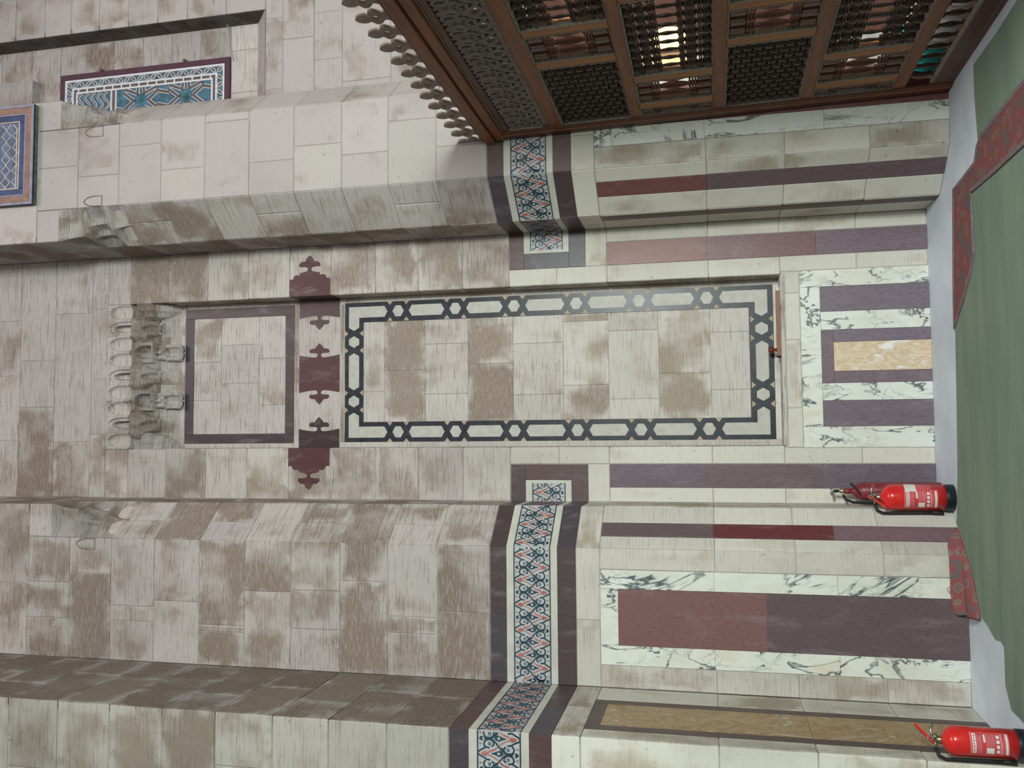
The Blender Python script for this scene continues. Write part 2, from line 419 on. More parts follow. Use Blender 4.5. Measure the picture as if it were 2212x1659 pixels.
for u0, u1, z0, z1 in ((.15, .24, 0, 2.385), (.66, .75, 0, 2.385), (.24, .66, 2.30, 2.385)):
    slab(FRV, 'porphyry_strip', u0, u1, z0, z1, 'porphyry', wall_near, BRN, gap=.001, bev=.001)
for z0, z1 in ((0, 1.056), (1.056, 2.30)):
    slab(FRV, 'onyx_slab', .24, .66, z0, z1, 'brown_onyx', wall_near, None, gap=.001, bev=.001)

# ---- left pier
brown = lambda: rc(.52, .22, .90, .06)
for i, (a, b) in enumerate(zip(ZC, ZC[1:])):
    ue = XF2 if a < 7.0 else XBL
    course(FF, wall_left, XL, ue, a, b, [-1.16-.17*(i % 3), -1.45] if i % 2 else [-1.28+.1*(i % 3)], brown)
    if a < 6.3:
        course(FCL, wall_left, 0, FCL.len, a, min(b, 6.345), [.2] if i % 2 else [], lambda: rc(.58, .28, .9, .03))
    ys = 0 if a < 7.0 else -(yS-yF)
    course(FSL, wall_left, ys, FSL.len, a, b, [.2] if i % 2 else [], lambda: rc(.6, .2, .85))
slab(FF, 'stone_block', XF2, XBL, 6.91, 7.13, 'limestone', wall_left, rc(.5))
slab(FSL, 'stone_block', -(yS-yF), 0, 6.91, 7.13, 'limestone', wall_left, rc(.5))
low = lambda: rc(.30, .2, .97, .62)
course(FF, wall_left, XL, XF2, 2.385, ZB[5], [-1.3], lambda: rc(.28, .1, .95, .5))
course(FCL, wall_left, 0, FCL.len, 2.385, ZB[5], [], low); course(FSL, wall_left, 0, FSL.len, 2.385, ZB[5], [], low)
for a, b in zip(ZLOW, ZLOW[1:]):
    course(FF, wall_left, XL, -1.603, a, b, (), lambda: rc(.42, .2, .92, .5)); course(FF, wall_left, -.943, XF2, a, b, (), low)
    course(FCL, wall_left, 0, .115, a, b, (), low); course(FCL, wall_left, .245, FCL.len, a, b, (), lambda: rc(.2, .1, 1.0, .6))
    course(FSL, wall_left, 0, FSL.len, a, b, (), low)
for z0, z1, cc in ((0, .795, (.12, .075, .09)), (.795, 1.6, (.085, .022, .024)), (1.6, 2.385, (.085, .06, .065))):
    slab(FCL, 'porphyry_strip', .115, .245, z0, z1, 'porphyry', wall_left, cc, gap=.001, bev=.001)
for z0, z1 in ((0, .795), (.795, 1.6), (1.6, 2.385)):
    slab(FF, 'marble_slab', -1.075, -.943, z0, z1, 'veined_marble', wall_left, None, gap=.001, bev=.001)
    slab(FF, 'marble_slab', -1.603, -1.466, z0, z1, 'veined_marble', wall_left, None, gap=.001, bev=.001)
slab(FF, 'marble_slab', -1.466, -1.075, 2.26, 2.385, 'veined_marble', wall_left, None, gap=.001, bev=.001)
slab(FF, 'porphyry_slab', -1.466, -1.075, 0, 1.256, 'porphyry', wall_left, (.075, .052, .058), gap=.001, bev=.001)
slab(FF, 'porphyry_slab', -1.466, -1.075, 1.256, 2.26, 'porphyry', wall_left, (.125, .062, .062), gap=.001, bev=.001)

plate(FF, 'plaster_patch', [(-.80, .03), (-.803, .10), (-.815, .13), (-.812, .20), (-.835, .215), (-.846, .30), (-.868, .31), (-.88, .39), (-.90, .385), (-.905, .47), (-.922, .50), (-.938, .44), (-.93, .36), (-.94, .27), (-.933, .15), (-.938, .03)], 'cream_marble', wall_left, -.01, .004)
# ---- right pier
pale = lambda: rc(.16, .14, .84, .0, .04, .10)
for i, (a, b) in enumerate(zip(ZC, ZC[1:])):
    u0, u1 = (XF3, XF3R) if a < 7.0 else (XBR, XSR)
    course(FF, wall_right, u0, u1, a, b, [2.30+.13*(i % 3)] if i % 2 else [2.2], pale if b < 7.2 else (lambda: rc(.3, .1, .92, 0, .05, .2)))
    if a < 6.3:
        course(FCR, wall_right, 0, FCR.len, a, min(b, 6.345), [.22] if i % 3 == 1 else [], lambda: rc(.56, .22, .86, .12))
        course(FCRR, wall_right, 0, FCRR.len, a, min(b, 6.345), [], lambda: rc(.25, .1, .92, 0, .05, .15))
    course(FSR, wall_right, 0, FSR.len if a < 7.0 else FSR.len+yS-yF, a, b, [], lambda: rc(.62, .15, .85))
for F_, a_, b_ in ((FF, XBR, XF3), (FF, XF3R, XSR), (FSR, FSR.len, FSR.len+yS-yF)):
    slab(F_, 'stone_block', a_, b_, 6.91, 7.13, 'limestone', wall_right, rc(.2, .1, .84, 0, .03, .1))
lowr = lambda: rc(.26, .15, .98, .8)
course(FF, wall_right, XF3, XF3R, 2.385, ZB[5], [2.2], lowr); course(FCR, wall_right, 0, FCR.len, 2.385, ZB[5], [], lowr); course(FSR, wall_right, 0, FSR.len, 2.385, ZB[5], [], lowr)
for a, b in zip(ZLOW, ZLOW[1:]):
    course(FF, wall_right, XF3, 2.10, a, b, (), lambda: rc(.42, .15, .9, .7)); course(FF, wall_right, 2.52, XF3R, a, b, (), lowr)
    course(FCR, wall_right, 0, .165, a, b, (), lowr); course(FCR, wall_right, .29, FCR.len, a, b, (), lowr)
    course(FSR, wall_right, 0, .24, a, b, (), lowr); course(FSR, wall_right, .365, FSR.len, a, b, (), lowr)
    course(FCRR, wall_right, 0, FCRR.len, a, b, (), lowr)
for z0, z1, cc in ((0, 1.59, (.088, .06, .07)), (1.59, 2.385, RED)):
    slab(FCR, 'porphyry_strip', .165, .29, z0, z1, 'porphyry', wall_right, cc, gap=.001, bev=.001)
    slab(FSR, 'porphyry_strip', .24, .365, z0, z1, 'porphyry', wall_right, BRN, gap=.001, bev=.001)
for z0, z1 in ((0, .795), (.795, 1.6), (1.6, 2.26)):
    slab(FF, 'marble_slab', 2.10, 2.235, z0, z1, 'veined_marble', wall_right, None, gap=.001, bev=.001)
slab(FF, 'marble_slab', 2.10, 2.52, 2.26, 2.385, 'veined_marble', wall_right, None, gap=.001, bev=.001)
slab(FF, 'porphyry_slab', 2.235, 2.52, 0, 2.26, 'porphyry', wall_right, RED, gap=.001, bev=.001)

# ---- recess wall
jamb = lambda: rc(.46, .2, .98, .12)
for i, (a, b) in enumerate(zip(ZC, ZC[1:])):
    if a > 6.7: break
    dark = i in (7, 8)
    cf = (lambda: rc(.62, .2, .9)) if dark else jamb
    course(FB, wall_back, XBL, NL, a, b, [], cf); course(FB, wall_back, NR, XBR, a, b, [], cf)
for z0, z1, lcuts in ((6.735, 6.966, None), (6.966, 7.131, [.05, .55, 1.2]), (7.131, 7.522, [-.02, 1.165]), (7.522, 7.901, [.305, .74]), (7.901, 8.3, [0, .6, 1.12]), (8.3, 8.7, [.3, .9]), (8.7, 9.1, [.0, .6, 1.2])):
    if lcuts is None:
        course(FB, wall_back, XBL, NL, z0, z1); course(FB, wall_back, NR, XBR, z0, z1)
    else: course(FB, wall_back, XBL, XBR, z0, z1, lcuts, lambda: rc(.42, .25, .92))
FJL = Face((NL, yB), (NL, yN)); FJR = Face((NR, yN), (NR, yB))
for a, b in zip([1.055, 1.59, 2.385]+ZC, [1.59, 2.385]+ZC):
    if b > 6.4: break
    for F_ in (FJL, FJR):
        if abs(a-4.765) < .01: slab(F_, 'porphyry_slab', 0, .2, a+.01, b, 'porphyry', wall_back, (.06, .032, .036), gap=.001, bev=.001)
        else: slab(F_, 'stone_block', 0, .2, a, b, 'limestone', wall_back, rc(.5, .15, .95, .3))
lowb = lambda: rc(.22, .14, 1.0, .72)
for s in (0, 1):
    mx = (lambda u: u) if not s else (lambda u: 2*XC-u)
    def cs(u0, u1, z0, z1, cf=lowb, name=None, mat='limestone', col=None, par=wall_back):
        a, b = sorted((mx(u0), mx(u1)))
        if name: return slab(FB, name, a, b, z0, z1, mat, par, col, gap=.001, bev=.001)
        course(FB, par, a, b, z0, z1, (), cf)
    cs(-.222, NL, 2.385, 2.79); cs(-.222, NL, 2.79, 3.19)
    cs(XBL, -.222, 2.385, ZB[5])
    for a, b in zip(ZLOW, ZLOW[1:]):
        cs(XBL, -.405, a, b)
        if b > 1.06: cs(-.222, NL, a, b)
    cs(-.222, -.1, 0, .5); cs(-.222, -.1, .5, 1.055)
    zz = ((0, .79), (.79, 1.6), (1.6, 2.385)) if s else ((0, .79), (.79, 1.64), (1.64, 2.385))
    cc = ((.105, .075, .092), (.115, .055, .062), (.135, .05, .042)) if s else ((.085, .065, .085), (.085, .058, .066), (.082, .06, .075))
    for (a, b), q in zip(zz, cc): cs(-.405, -.222, a, b, None, 'porphyry_strip', 'porphyry', q)
course(FB, wall_back, -.1, 1.246, .915, 1.05, [.2, .72, 1.08], lowb)
slab(Face((NL, yB-.012), (NR, yB-.012)), 'niche_sill', 0, NR-NL, 1.028, 1.058, 'limestone', wall_back, (.35, .95, .4), gap=0, thick=.21)
VM = 'veined_marble'
for u0, u1, z0, z1, mt, cc in ((-.1, .058, 0, .915, VM, 0), (1.119, 1.246, 0, .915, VM, 0), (.058, 1.119, .77, .915, VM, 0), (.253, .384, 0, .77, VM, 0), (.787, .927, 0, .77, VM, 0),
        (.058, .253, 0, .77, 'porphyry', (.10, .075, .095)), (.927, 1.119, 0, .77, 'porphyry', (.105, .082, .105)),
        (.384, .473, 0, .682, 'porphyry', (.105, .075, .09)), (.694, .787, 0, .682, 'porphyry', (.11, .085, .11)), (.384, .787, .682, .77, 'porphyry', (.105, .072, .09)), (.473, .694, 0, .682, 'honey_onyx', 0)):
    nm = {'veined_marble': 'marble_slab', 'porphyry': 'porphyry_slab', 'honey_onyx': 'onyx_slab'}[mt]
    slab(FB, nm, u0, u1, z0, z1, mt, wall_back, cc or None, gap=.001, bev=.001)

# ---- niche back: panels
bands = [(1.587, 1.284, .2), (1.998, 1.587, .62), (2.404, 1.998, .18), (2.779, 2.404, .62), (3.206, 2.779, .30), (3.6, 3.206, .66), (3.981, 3.6, .3), (4.355, 3.981, .66), (4.549, 4.355, .2)]
for i, (zt, zb, br) in enumerate(bands):
    cuts = [[.36, .82], [.5], [.30, .86], [.42, .95], [.35, .78], [.62], [.37, .80], [.58], [.40]][i]
    course(FN, wall_back, .135, 1.012, zb, zt, cuts, lambda: rc(br, .06, 1.03, .30 if i < 4 else .12), gap=.0015, bev=.002)
for u0, u1 in ((NL, -.036), (1.186, NR)): course(FN, wall_back, u0, u1, 1.055, 4.765, (), lambda: rc(.3, .05, 1, .3), gap=0)
course(FN, wall_back, -.036, 1.186, 1.05, 1.10, (), lowb, gap=0); course(FN, wall_back, -.036, 1.186, 4.722, 4.765, (), jamb, gap=0)
course(FN, wall_back, NL, NR, 4.765, 5.165, (), lambda: rc(.22, .02, 1.05, .05), gap=0)
course(FN, wall_back, NL, NR, 5.165, 5.207, (), jamb, gap=0); course(FN, wall_back, NL, NR, 6.296, 6.50, (), jamb, gap=0)
for u0, u1 in ((NL, -.042), (1.19, NR)): course(FN, wall_back, u0, u1, 5.207, 6.296, (), jamb, gap=0)
for u0, u1, z0, z1, cc in ((-.042, .043, 5.207, 6.296, DRK), (1.10, 1.19, 5.207, 6.296, (.048, .035, .037)), (.043, 1.10, 6.206, 6.296, (.030, .024, .034)), (.043, 1.10, 5.207, 5.292, (.046, .032, .034))):
    slab(FN, 'porphyry_strip', u0, u1, z0, z1, 'porphyry', wall_back, cc, gap=.001, bev=.001)
for z0, z1, cuts in ((5.292, 5.55, [.3, .72]), (5.55, 5.93, [.5, .85]), (5.93, 6.206, [.35, .7])):
    course(FN, wall_back, .043, 1.10, z0, z1, cuts, lambda: rc(.34, .2, 1.02, .02), gap=.0015, bev=.002)

# ---- interlaced black border of the niche panel
BX0, BX1, BZ0, BZ1, BW = -.036, 1.186, 1.10, 4.722, .171
for u0, u1, z0, z1 in ((BX0, BX0+BW, BZ0, BZ1), (BX1-BW-.003, BX1, BZ0, BZ1), (BX0+BW, BX1-BW-.003, BZ0, BZ0+BW+.013), (BX0+BW, BX1-BW-.003, BZ1-BW, BZ1)):
    slab(FN, 'black_border_strip', u0, u1, z0, z1, 'black_inlay', wall_back, None, gap=0, bev=.0005, proud=.0005)
HH, HL, CR = .048, .052, .046   # half width of pale pieces, half length of a small hexagon, crossing
def hexpts(cu, cz, hl, along):
    P = [(-hl, 0), (-hl+.028, HH), (hl-.028, HH), (hl, 0), (hl-.028, -HH), (-hl+.028, -HH)]
    return [(cu+a, cz+b) if along == 'u' else (cu+b, cz+a) for a, b in P]
def tri(cu, cz, along, side, half):
    P = [(-.026, side*half), (.026, side*half), (0, side*(half-.032))]
    return [(cu+a, cz+b) if along == 'u' else (cu+b, cz+a) for a, b in P]
cl, cr_, cb, ct = BX0+BW/2, BX1-BW/2, BZ0+BW/2+.005, BZ1-BW/2
zs = [1.61, 2.15, 2.667, 3.196, 3.711, 4.228]; us = [.318, .840]
for cu, hf in ((cl, BW/2), (cr_, BW/2)):
    for z in zs:
        plate(FN, 'pale_hexagon', hexpts(cu, z, HL, 'z'), 'pale_inlay', wall_back)
        for q in (-1, 1):
            for sd in (-1, 1): plate(FN, 'tan_triangle', tri(cu, z+q*(HL+CR/2), 'z', sd, hf), 'tan_inlay', wall_back)
    for a, b in zip(zs, zs[1:]):
        plate(FN, 'pale_long_hexagon', hexpts(cu, (a+b)/2, (b-a)/2-HL-CR, 'z'), 'pale_inlay', wall_back)
for cz, hf in ((cb, BW/2), (ct, BW/2)):
    for u in us:
        plate(FN, 'pale_hexagon', hexpts(u, cz, HL, 'u'), 'pale_inlay', wall_back)
        for q in (-1, 1):
            for sd in (-1, 1): plate(FN, 'tan_triangle', tri(u+q*(HL+CR/2), cz, 'u', sd, hf), 'tan_inlay', wall_back)
    plate(FN, 'pale_long_hexagon', hexpts(sum(us)/2, cz, (us[1]-us[0])/2-HL-CR, 'u'), 'pale_inlay', wall_back)
for cu, du, ue in ((cl, 1, us[0]), (cr_, -1, us[1])):
    for cz, dz, ze in ((cb, 1, zs[0]), (ct, -1, zs[-1])):
        e1 = abs(ze-cz)-HL-CR; e2 = abs(ue-cu)-HL-CR
        P = [(-HH, -HH), (e2-.028, -HH), (e2, 0), (e2-.028, HH), (HH, HH), (HH, e1-.028), (0, e1), (-HH, e1-.028)]
        plate(FN, 'pale_corner', [(cu+du*a, cz+dz*b) for a, b in P], 'pale_inlay', wall_back)

# ---- maroon cartouches
half = [(.168, .192)]+spline([(.166, .19), (.152, .11), (.146, .055), (.150, .024), (.176, .016), (.184, .05), (.186, .088), (.204, .094), (.221, .078), (.224, .040)], 3)+[(.236, .036), (.25, .022), (.272, 0)]
full = half+[(a, -h) for a, h in reversed(half[:-1])]
ZM = 4.965; MAR = (.054, .017, .019)
plate(FN, 'porphyry_cartouche', [(.569+a, ZM+h) for a, h in full]+[(.569-a, ZM-h) for a, h in full], 'porphyry', wall_back, color=MAR)
plate(FN, 'porphyry_cartouche', [(NL, ZM-.192), (NL, ZM+.192)]+[(NL+a, ZM+h) for a, h in full], 'porphyry', wall_back, color=(.022, .012, .015))
plate(FN, 'porphyry_cartouche', [(NR, ZM+.192), (NR, ZM-.192)]+[(NR-a, ZM-h) for a, h in full], 'porphyry', wall_back, color=(.058, .034, .038))
hb = [(0, .191), (.152, .191), (.152, .158)]+spline([(.153, .157), (.176, .148), (.187, .120), (.180, .098)], 3)+[(.205, .092)]+spline([(.205, .09), (.212, .05), (.222, .020), (.246, .018), (.255, .05), (.258, .094), (.283, .098), (.302, .07), (.304, .040)], 3)+[(.322, .034), (.338, .022), (.356, 0)]
fb = hb+[(a, -h) for a, h in reversed(hb[:-1])]
plate(FB, 'porphyry_cartouche', [(NL-.001-a, ZM+h) for a, h in fb], 'porphyry', wall_back, color=MAR)
plate(FB, 'porphyry_cartouche', [(NR+.001+a, ZM-h) for a, h in fb], 'porphyry', wall_back, color=MAR)

# ---- stalactite hood over the niche
CW = (NR-NL)/9
def arch(dx, dz, hw, h):
    """0..1 inside a pointed arch standing at dz = 0"""
    if dz < 0 or dz > h: return 0
    sp = .45*h
    ww = hw if dz < sp else hw*math.sqrt(max(0, 1-((dz-sp)/(h-sp))**1.6))
    return max(0, 1-abs(dx)/ww) if ww > 1e-4 else 0
def hood(x, z):
    if z >= 6.735:
        i = min(8, int((x-NL)/CW)); cx = NL+(i+.5)*CW; dx = x-cx
        hgt = .215
        a = arch(dx, z-6.735, CW*.43, hgt)
        if i in (1, 4, 7):
            b = arch(dx, z-6.735, CW*.27, hgt*.82)
            return (.012 if 0 < a < .18 else 0)+(.075*min(1, b*2.2) if b > 0 else (.018 if a > 0 else 0))
        return .034*math.sqrt(1-(1-min(1, a*1.15))**2) if a > 0 else 0
    z = 6.735-(6.735-z)*.535/.435; t = (6.735-z)/.535
    if t > .985: return .2
    base = .055+.05*min(1, t*2.2) if t < .5 else .125+.075*min(1, (t-.5)*2.6)
    d = base
    for k in (1, 4, 7):
        cx = NL+(k+.5)*CW; dx = x-cx; tau = (6.735-z)/.36
        if tau < 1:
            wv = .135*(1-tau**2.2)**.5*(.72+.28*math.sin(math.pi*min(1, tau*1.6+.12)))
            if abs(dx) < wv:
                q = math.sqrt(1-(dx/wv)**2)
                pr = base*(1-tau**1.7)*q**.6
                rib = .012*abs(math.sin((dx/wv)*math.pi*1.5))*(1 if tau < .75 else 0)
                sc = arch(dx, z-6.45, .035, .16)*.05 if tau > .25 else 0
                d = min(d, max(0, base-pr+rib+sc))
    for k in (2.5, 5.5):
        cx = NL+(k+.5)*CW; dx = x-cx
        if .26 > t: pass
        a = arch(dx, z-6.515, .062, .185)
        if z > 6.49 and abs(dx) < .092: d = min(d, .03+.05*t)
        if a > 0: d = d+.012+.065*math.sqrt(1-(1-a)**2)
        if 6.21 < z < 6.5:
            hw = .098-.035*math.sin(math.pi*min(1, (6.5-z)/.16)) if z > 6.36 else .072
            if abs(dx) < hw:
                p = .075+.05*(6.5-z)/.3
                if z < 6.40 and abs(dx) < .046: p += .05*arch(dx, z-6.215, .048, .19)**.4 if arch(dx, z-6.215, .048, .19) > 0 else 0
                if z > 6.36: p += .02*abs(math.sin(dx*60))
                d = min(d, p)
    for cx in (NL, NR):
        dx = abs(x-cx); tau = (6.66-z)/.44
        if 0 < tau < 1:
            wv = .17*math.sqrt(1-tau**1.5)*min(1, .35+tau*2.5)
            if dx < wv: d = min(d, base-(base*.95)*(1-tau**2)*(math.sqrt(1-(dx/wv)**2))**.8+.012*abs(math.sin(dx*55)))
    return max(0, min(.2, d))
tiers = [(6.30, 6.50), (6.50, 6.735), (6.7351, 6.966)]
HC = [(.48, .78, .2), (.60, .60, .28), (.42, .95, .05)]
for ti, (z0, z1) in enumerate(tiers):
    for i in range(9):
        nx, nz = 40, 46
        v = []; f = []
        for b in range(nz+1):
            for a in range(nx+1):
                x = NL+(i+a/nx)*CW; z = z0+(z1-z0)*b/nz
                v.append((x, yB+hood(min(x, NR-1e-4) if i == 8 else x, z), z))
        for b in range(nz):
            for a in range(nx):
                k = b*(nx+1)+a; f.append((k, k+1, k+nx+2, k+nx+1))
        o = link('muqarnas_cell', v, f, 'limestone', wall_back, HC[ti], recalc=False, smooth=True)
        sd = o.modifiers.new('thick', 'SOLIDIFY'); sd.thickness = .03; sd.offset = -1

# ---- stalactite corners over the chamfers
def corner(parent, A, S, Cn, nrm):
    """A: chamfer front edge, S: chamfer back edge, Cn: square corner above"""
    A, S, Cn = Vector(A), Vector(S), Vector(Cn)
    levels = []
    tiersC = [(6.30, 6.48, 0, .30), (6.48, 6.70, .30, .68), (6.70, 6.912, .68, 1.0)]
    N = 20
    for ti, (z0, z1, a, b) in enumerate(tiersC):
        v = []; f = []; nz = 9
        for j in range(nz+1):
            t = j/nz; e = a+(b-a)*(t**2.2)
            for i in range(N+1):
                s = i/N
                P = A+(S-A)*s
                # point on the square corner path at the same fraction
                La, Ls = (Cn-A).length, (S-Cn).length; q = s*(La+Ls)
                Q = A+(Cn-A)*(q/La) if q < La else Cn+(S-Cn)*((q-La)/Ls)
                lob = (2, 3, 2)[ti]
                scal = abs(math.sin(math.pi*lob*s))
                k = e*(1-.0*scal)
                X = P+(Q-P)*k
                inward = (P-Q)
                sc = .055*scal*math.sin(math.pi*min(1, t*1.05))*(1 if 0 < i < N else 0)
                cen = (A+S)/2+((A+S)/2-Cn)*.4
                X = X+(cen-X).normalized()*sc
                v.append((X.x, X.y, z0+(z1-z0)*t))
        for j in range(nz):
            for i in range(N):
                k = j*(N+1)+i; f.append((k, k+1, k+N+2, k+N+1))
        top = len(v); v.append((*((A+S)/2+((A+S)/2-Cn)*.3), z1)); f += [(nz*(N+1)+i, nz*(N+1)+i+1, top) for i in range(N)]
        o = link('muqarnas_corner_tier', v, f, 'limestone', parent, ((.55, .72, .25), (.6, .62, .3), (.5, .70, .25))[ti])
corner(wall_left, (XF2, yF), (XBL, yS), (XBL, yF), 1)
corner(wall_right, (XF3, yF), (XBR, yS), (XBR, yF), 1)
corner(wall_right, (XF3R, yF), (XSR, yS), (XSR, yF), 1)
def arch_ring(F, parent, uc, z0, hw, h, wd=.010):
    pts = [(uc-hw, z0), (uc-hw, z0+.45*h)]+spline([(uc-hw, z0+.45*h), (uc-hw*.75, z0+.8*h), (uc, z0+h), (uc+hw*.75, z0+.8*h), (uc+hw, z0+.45*h)], 4)+[(uc+hw, z0)]
    mb = MB(); stroke(mb, F.p, pts, wd, -.004, .004, True); mb.build('carved_arch_outline', 'limestone', parent, color=(.8, .55, .2))
for F_, p_, uc in ((FF, wall_left, XF2-.05), (FF, wall_right, XF3+.05), (FF, wall_right, XF3R-.05)):
    arch_ring(F_, p_, uc, 6.50, .042, .17, .008)

# ------------------------------------------------------------------ inlaid frieze band round all faces
# motif drawn in units of one repeat: a 0..1 along, b 0..1 across (0 = upper edge)
PER, PH = .178, ZB[2]-ZB[3]
def q(px, py): return ((py-320)/278, (px-365)/405)
TE = [  # teal lines (closed?, points) read off one repeat
    (0, spline([q(486, 262), q(452, 268), q(420, 288), q(388, 302), q(370, 320), q(388, 344), q(420, 362), q(448, 378), q(482, 372)], 3)),
    (0, spline([q(446, 376), q(428, 405), q(446, 440), q(482, 450), q(514, 432), q(520, 402), q(500, 388)], 3)),
    (0, spline([q(446, 537), q(426, 508), q(444, 472), q(482, 464), q(514, 484), q(520, 512), q(500, 528)], 3)),
    (0, spline([q(556, 300), q(606, 322), q(572, 352)], 3)),
    (0, spline([q(470, 458), q(506, 450), q(540, 422), q(562, 392), q(602, 352), q(640, 330), q(690, 328)], 3)),
    (0, spline([q(470, 458), q(508, 468), q(528, 492), q(544, 520)], 3)),
]
TDOT = [q(482, 412), q(482, 502)]
TPOLY = [spline([q(494, 322), q(530, 312), q(562, 302), q(592, 324), q(562, 346), q(530, 334)], 3, True), spline([q(384, 457), q(408, 438), q(440, 450), q(468, 458), q(440, 466), q(408, 478)], 3, True)]
EYES = [(q(566, 324), .009), (q(424, 458), .0075)]
RE = [(0, spline([q(474, 306), q(500, 300), q(530, 282), q(562, 262), q(590, 232), q(636, 214), q(662, 206)], 3)),
      (0, spline([q(474, 334), q(500, 346), q(528, 356), q(548, 378)], 3)),
      (0, spline([q(452, 320), q(474, 334)], 2)), (0, spline([q(452, 320), q(474, 306)], 2))]
RPOLY = [[q(398, 320), q(416, 304), q(440, 300), q(446, 290), q(456, 306), q(470, 320), q(456, 334), q(446, 350), q(440, 338), q(416, 336)],
         [q(388, 398), q(410, 408), q(388, 420)], [q(388, 500), q(410, 510), q(388, 524)]]
def gl(p): return (p[0]+.5, 1-p[1])           # the other half of the repeat: shifted and turned over
def frieze(F, parent, u0, u1, end0=False, end1=False, phase=0.0):
    E = .127
    u0 += .0015; u1 -= .0015
    a0, a1 = u0+(E+.0 if end0 else 0), u1-(E if end1 else 0)
    # dark border strips, pale fillets, pattern ground
    n = max(1, round((u1-u0)/.55)); dk = lambda: random.choice([(.046, .033, .034), (.062, .036, .037), (.044, .038, .046)])
    for i in range(n):
        for z0, z1 in ((ZB[1], ZB[0]), (ZB[5], ZB[4])):
            slab(F, 'dark_border_strip', u0+(u1-u0)*i/n, u0+(u1-u0)*(i+1)/n, z0, z1, 'porphyry', parent, dk(), gap=.0008, bev=.001)
    if end0: slab(F, 'dark_border_strip', u0, u0+E, ZB[4], ZB[1], 'porphyry', parent, dk(), gap=.0008, bev=.001)
    if end1: slab(F, 'dark_border_strip', u1-E, u1, ZB[4], ZB[1], 'porphyry', parent, dk(), gap=.0008, bev=.001)
    for z0, z1 in ((ZB[2], ZB[1]), (ZB[4], ZB[3])): slab(F, 'pale_fillet', a0, a1, z0, z1, 'cream_marble', parent, None, gap=.0005, bev=.0005)
    if end0: slab(F, 'pale_fillet', a0, a0+.022, ZB[3], ZB[2], 'cream_marble', parent, None, gap=0, bev=.0005); a0 += .022
    if end1: slab(F, 'pale_fillet', a1-.022, a1, ZB[3], ZB[2], 'cream_marble', parent, None, gap=0, bev=.0005); a1 -= .022
    pn = slab(F, 'frieze_panel', a0, a1, ZB[3], ZB[2], 'frieze_ground', parent, None, gap=0, bev=.0005)
    org = pn.location
    def frm(a, b, d): return Vector(F.p(a, ZB[2]-b, d))-org
    for b in (.003, PH-.003):
        mb = MB(); stroke(mb, frm, [(a0, b), (a1, b)], .008, -.002, .0022); mb.build('border_line', 'teal_inlay', pn)
    k0 = math.floor((a0-u0)/PER)-1; k = k0
    while u0+(k+phase-1)*PER < a1:
        off = u0+(k+phase)*PER
        def put(name, mat, lines, polys, dots, wd, top=.0024):
            mb = MB()
            for tr in (lambda p: p, gl):
                for cl_, pts in lines:
                    P = [(off+PER*tr(p)[0], PH*tr(p)[1]) for p in pts]
                    run = []
                    inside = [a0+.004 < p[0] < a1-.004 for p in P]
                    if cl_ and all(inside): stroke(mb, frm, P, wd, -.002, .002, True); continue
                    if cl_: P.append(P[0]); inside.append(inside[0])
                    for p, ok in zip(P, inside):
                        if ok: run.append(p)
                        else:
                            stroke(mb, frm, run, wd, -.002, .002); run = []
                    stroke(mb, frm, run, wd, -.002, .002)
                for pl in polys:
                    P = [(off+PER*tr(p)[0], PH*tr(p)[1]) for p in pl]
                    if all(a0+.002 < p[0] < a1-.002 for p in P):
                        nn = len(P); mb.add([frm(*p, top) for p in P]+[frm(*p, -.002) for p in P], [tuple(range(nn))]+[(i, (i+1) % nn, nn+(i+1) % nn, nn+i) for i in range(nn)])
                for dt in dots:
                    x, y = tr(dt); P = [(off+PER*x+.0075*math.cos(t*math.pi/4), PH*y+.0075*math.sin(t*math.pi/4)) for t in range(8)]
                    if all(a0+.002 < p[0] < a1-.002 for p in P): stroke(mb, frm, P, .0045, -.002, .0022, True)
            if mb.f: mb.build(name, mat, pn, recalc=False)
        put('teal_scrollwork', 'teal_inlay', TE, TPOLY, TDOT, .0092)
        put('pale_eye', 'frieze_ground', [], [[(c[0]+r_/PER*math.cos(t*math.pi/4), c[1]+r_/PH*math.sin(t*math.pi/4)) for t in range(8)] for c, r_ in EYES], [], 0, .0032)
        put('red_palmette', 'red_inlay', RE, RPOLY, [], .0055)
        k += 1
frieze(F1, wall_near, -3.2, XL, phase=.32)
frieze(FRV, wall_near, 0, FRV.len)
frieze(FF, wall_left, XL, XF2, phase=.1)
frieze(FCL, wall_left, 0, FCL.len, phase=.2)
frieze(FSL, wall_left, 0, FSL.len)
frieze(FB, wall_back, XBL, -.222, end1=True, phase=.4)
frieze(FB, wall_back, 1.366, XBR, end0=True, phase=.8)
frieze(FSR, wall_right, 0, FSR.len)
frieze(FCR, wall_right, 0, FCR.len, phase=.3)
frieze(FF, wall_right, XF3, XF3R, phase=.1)

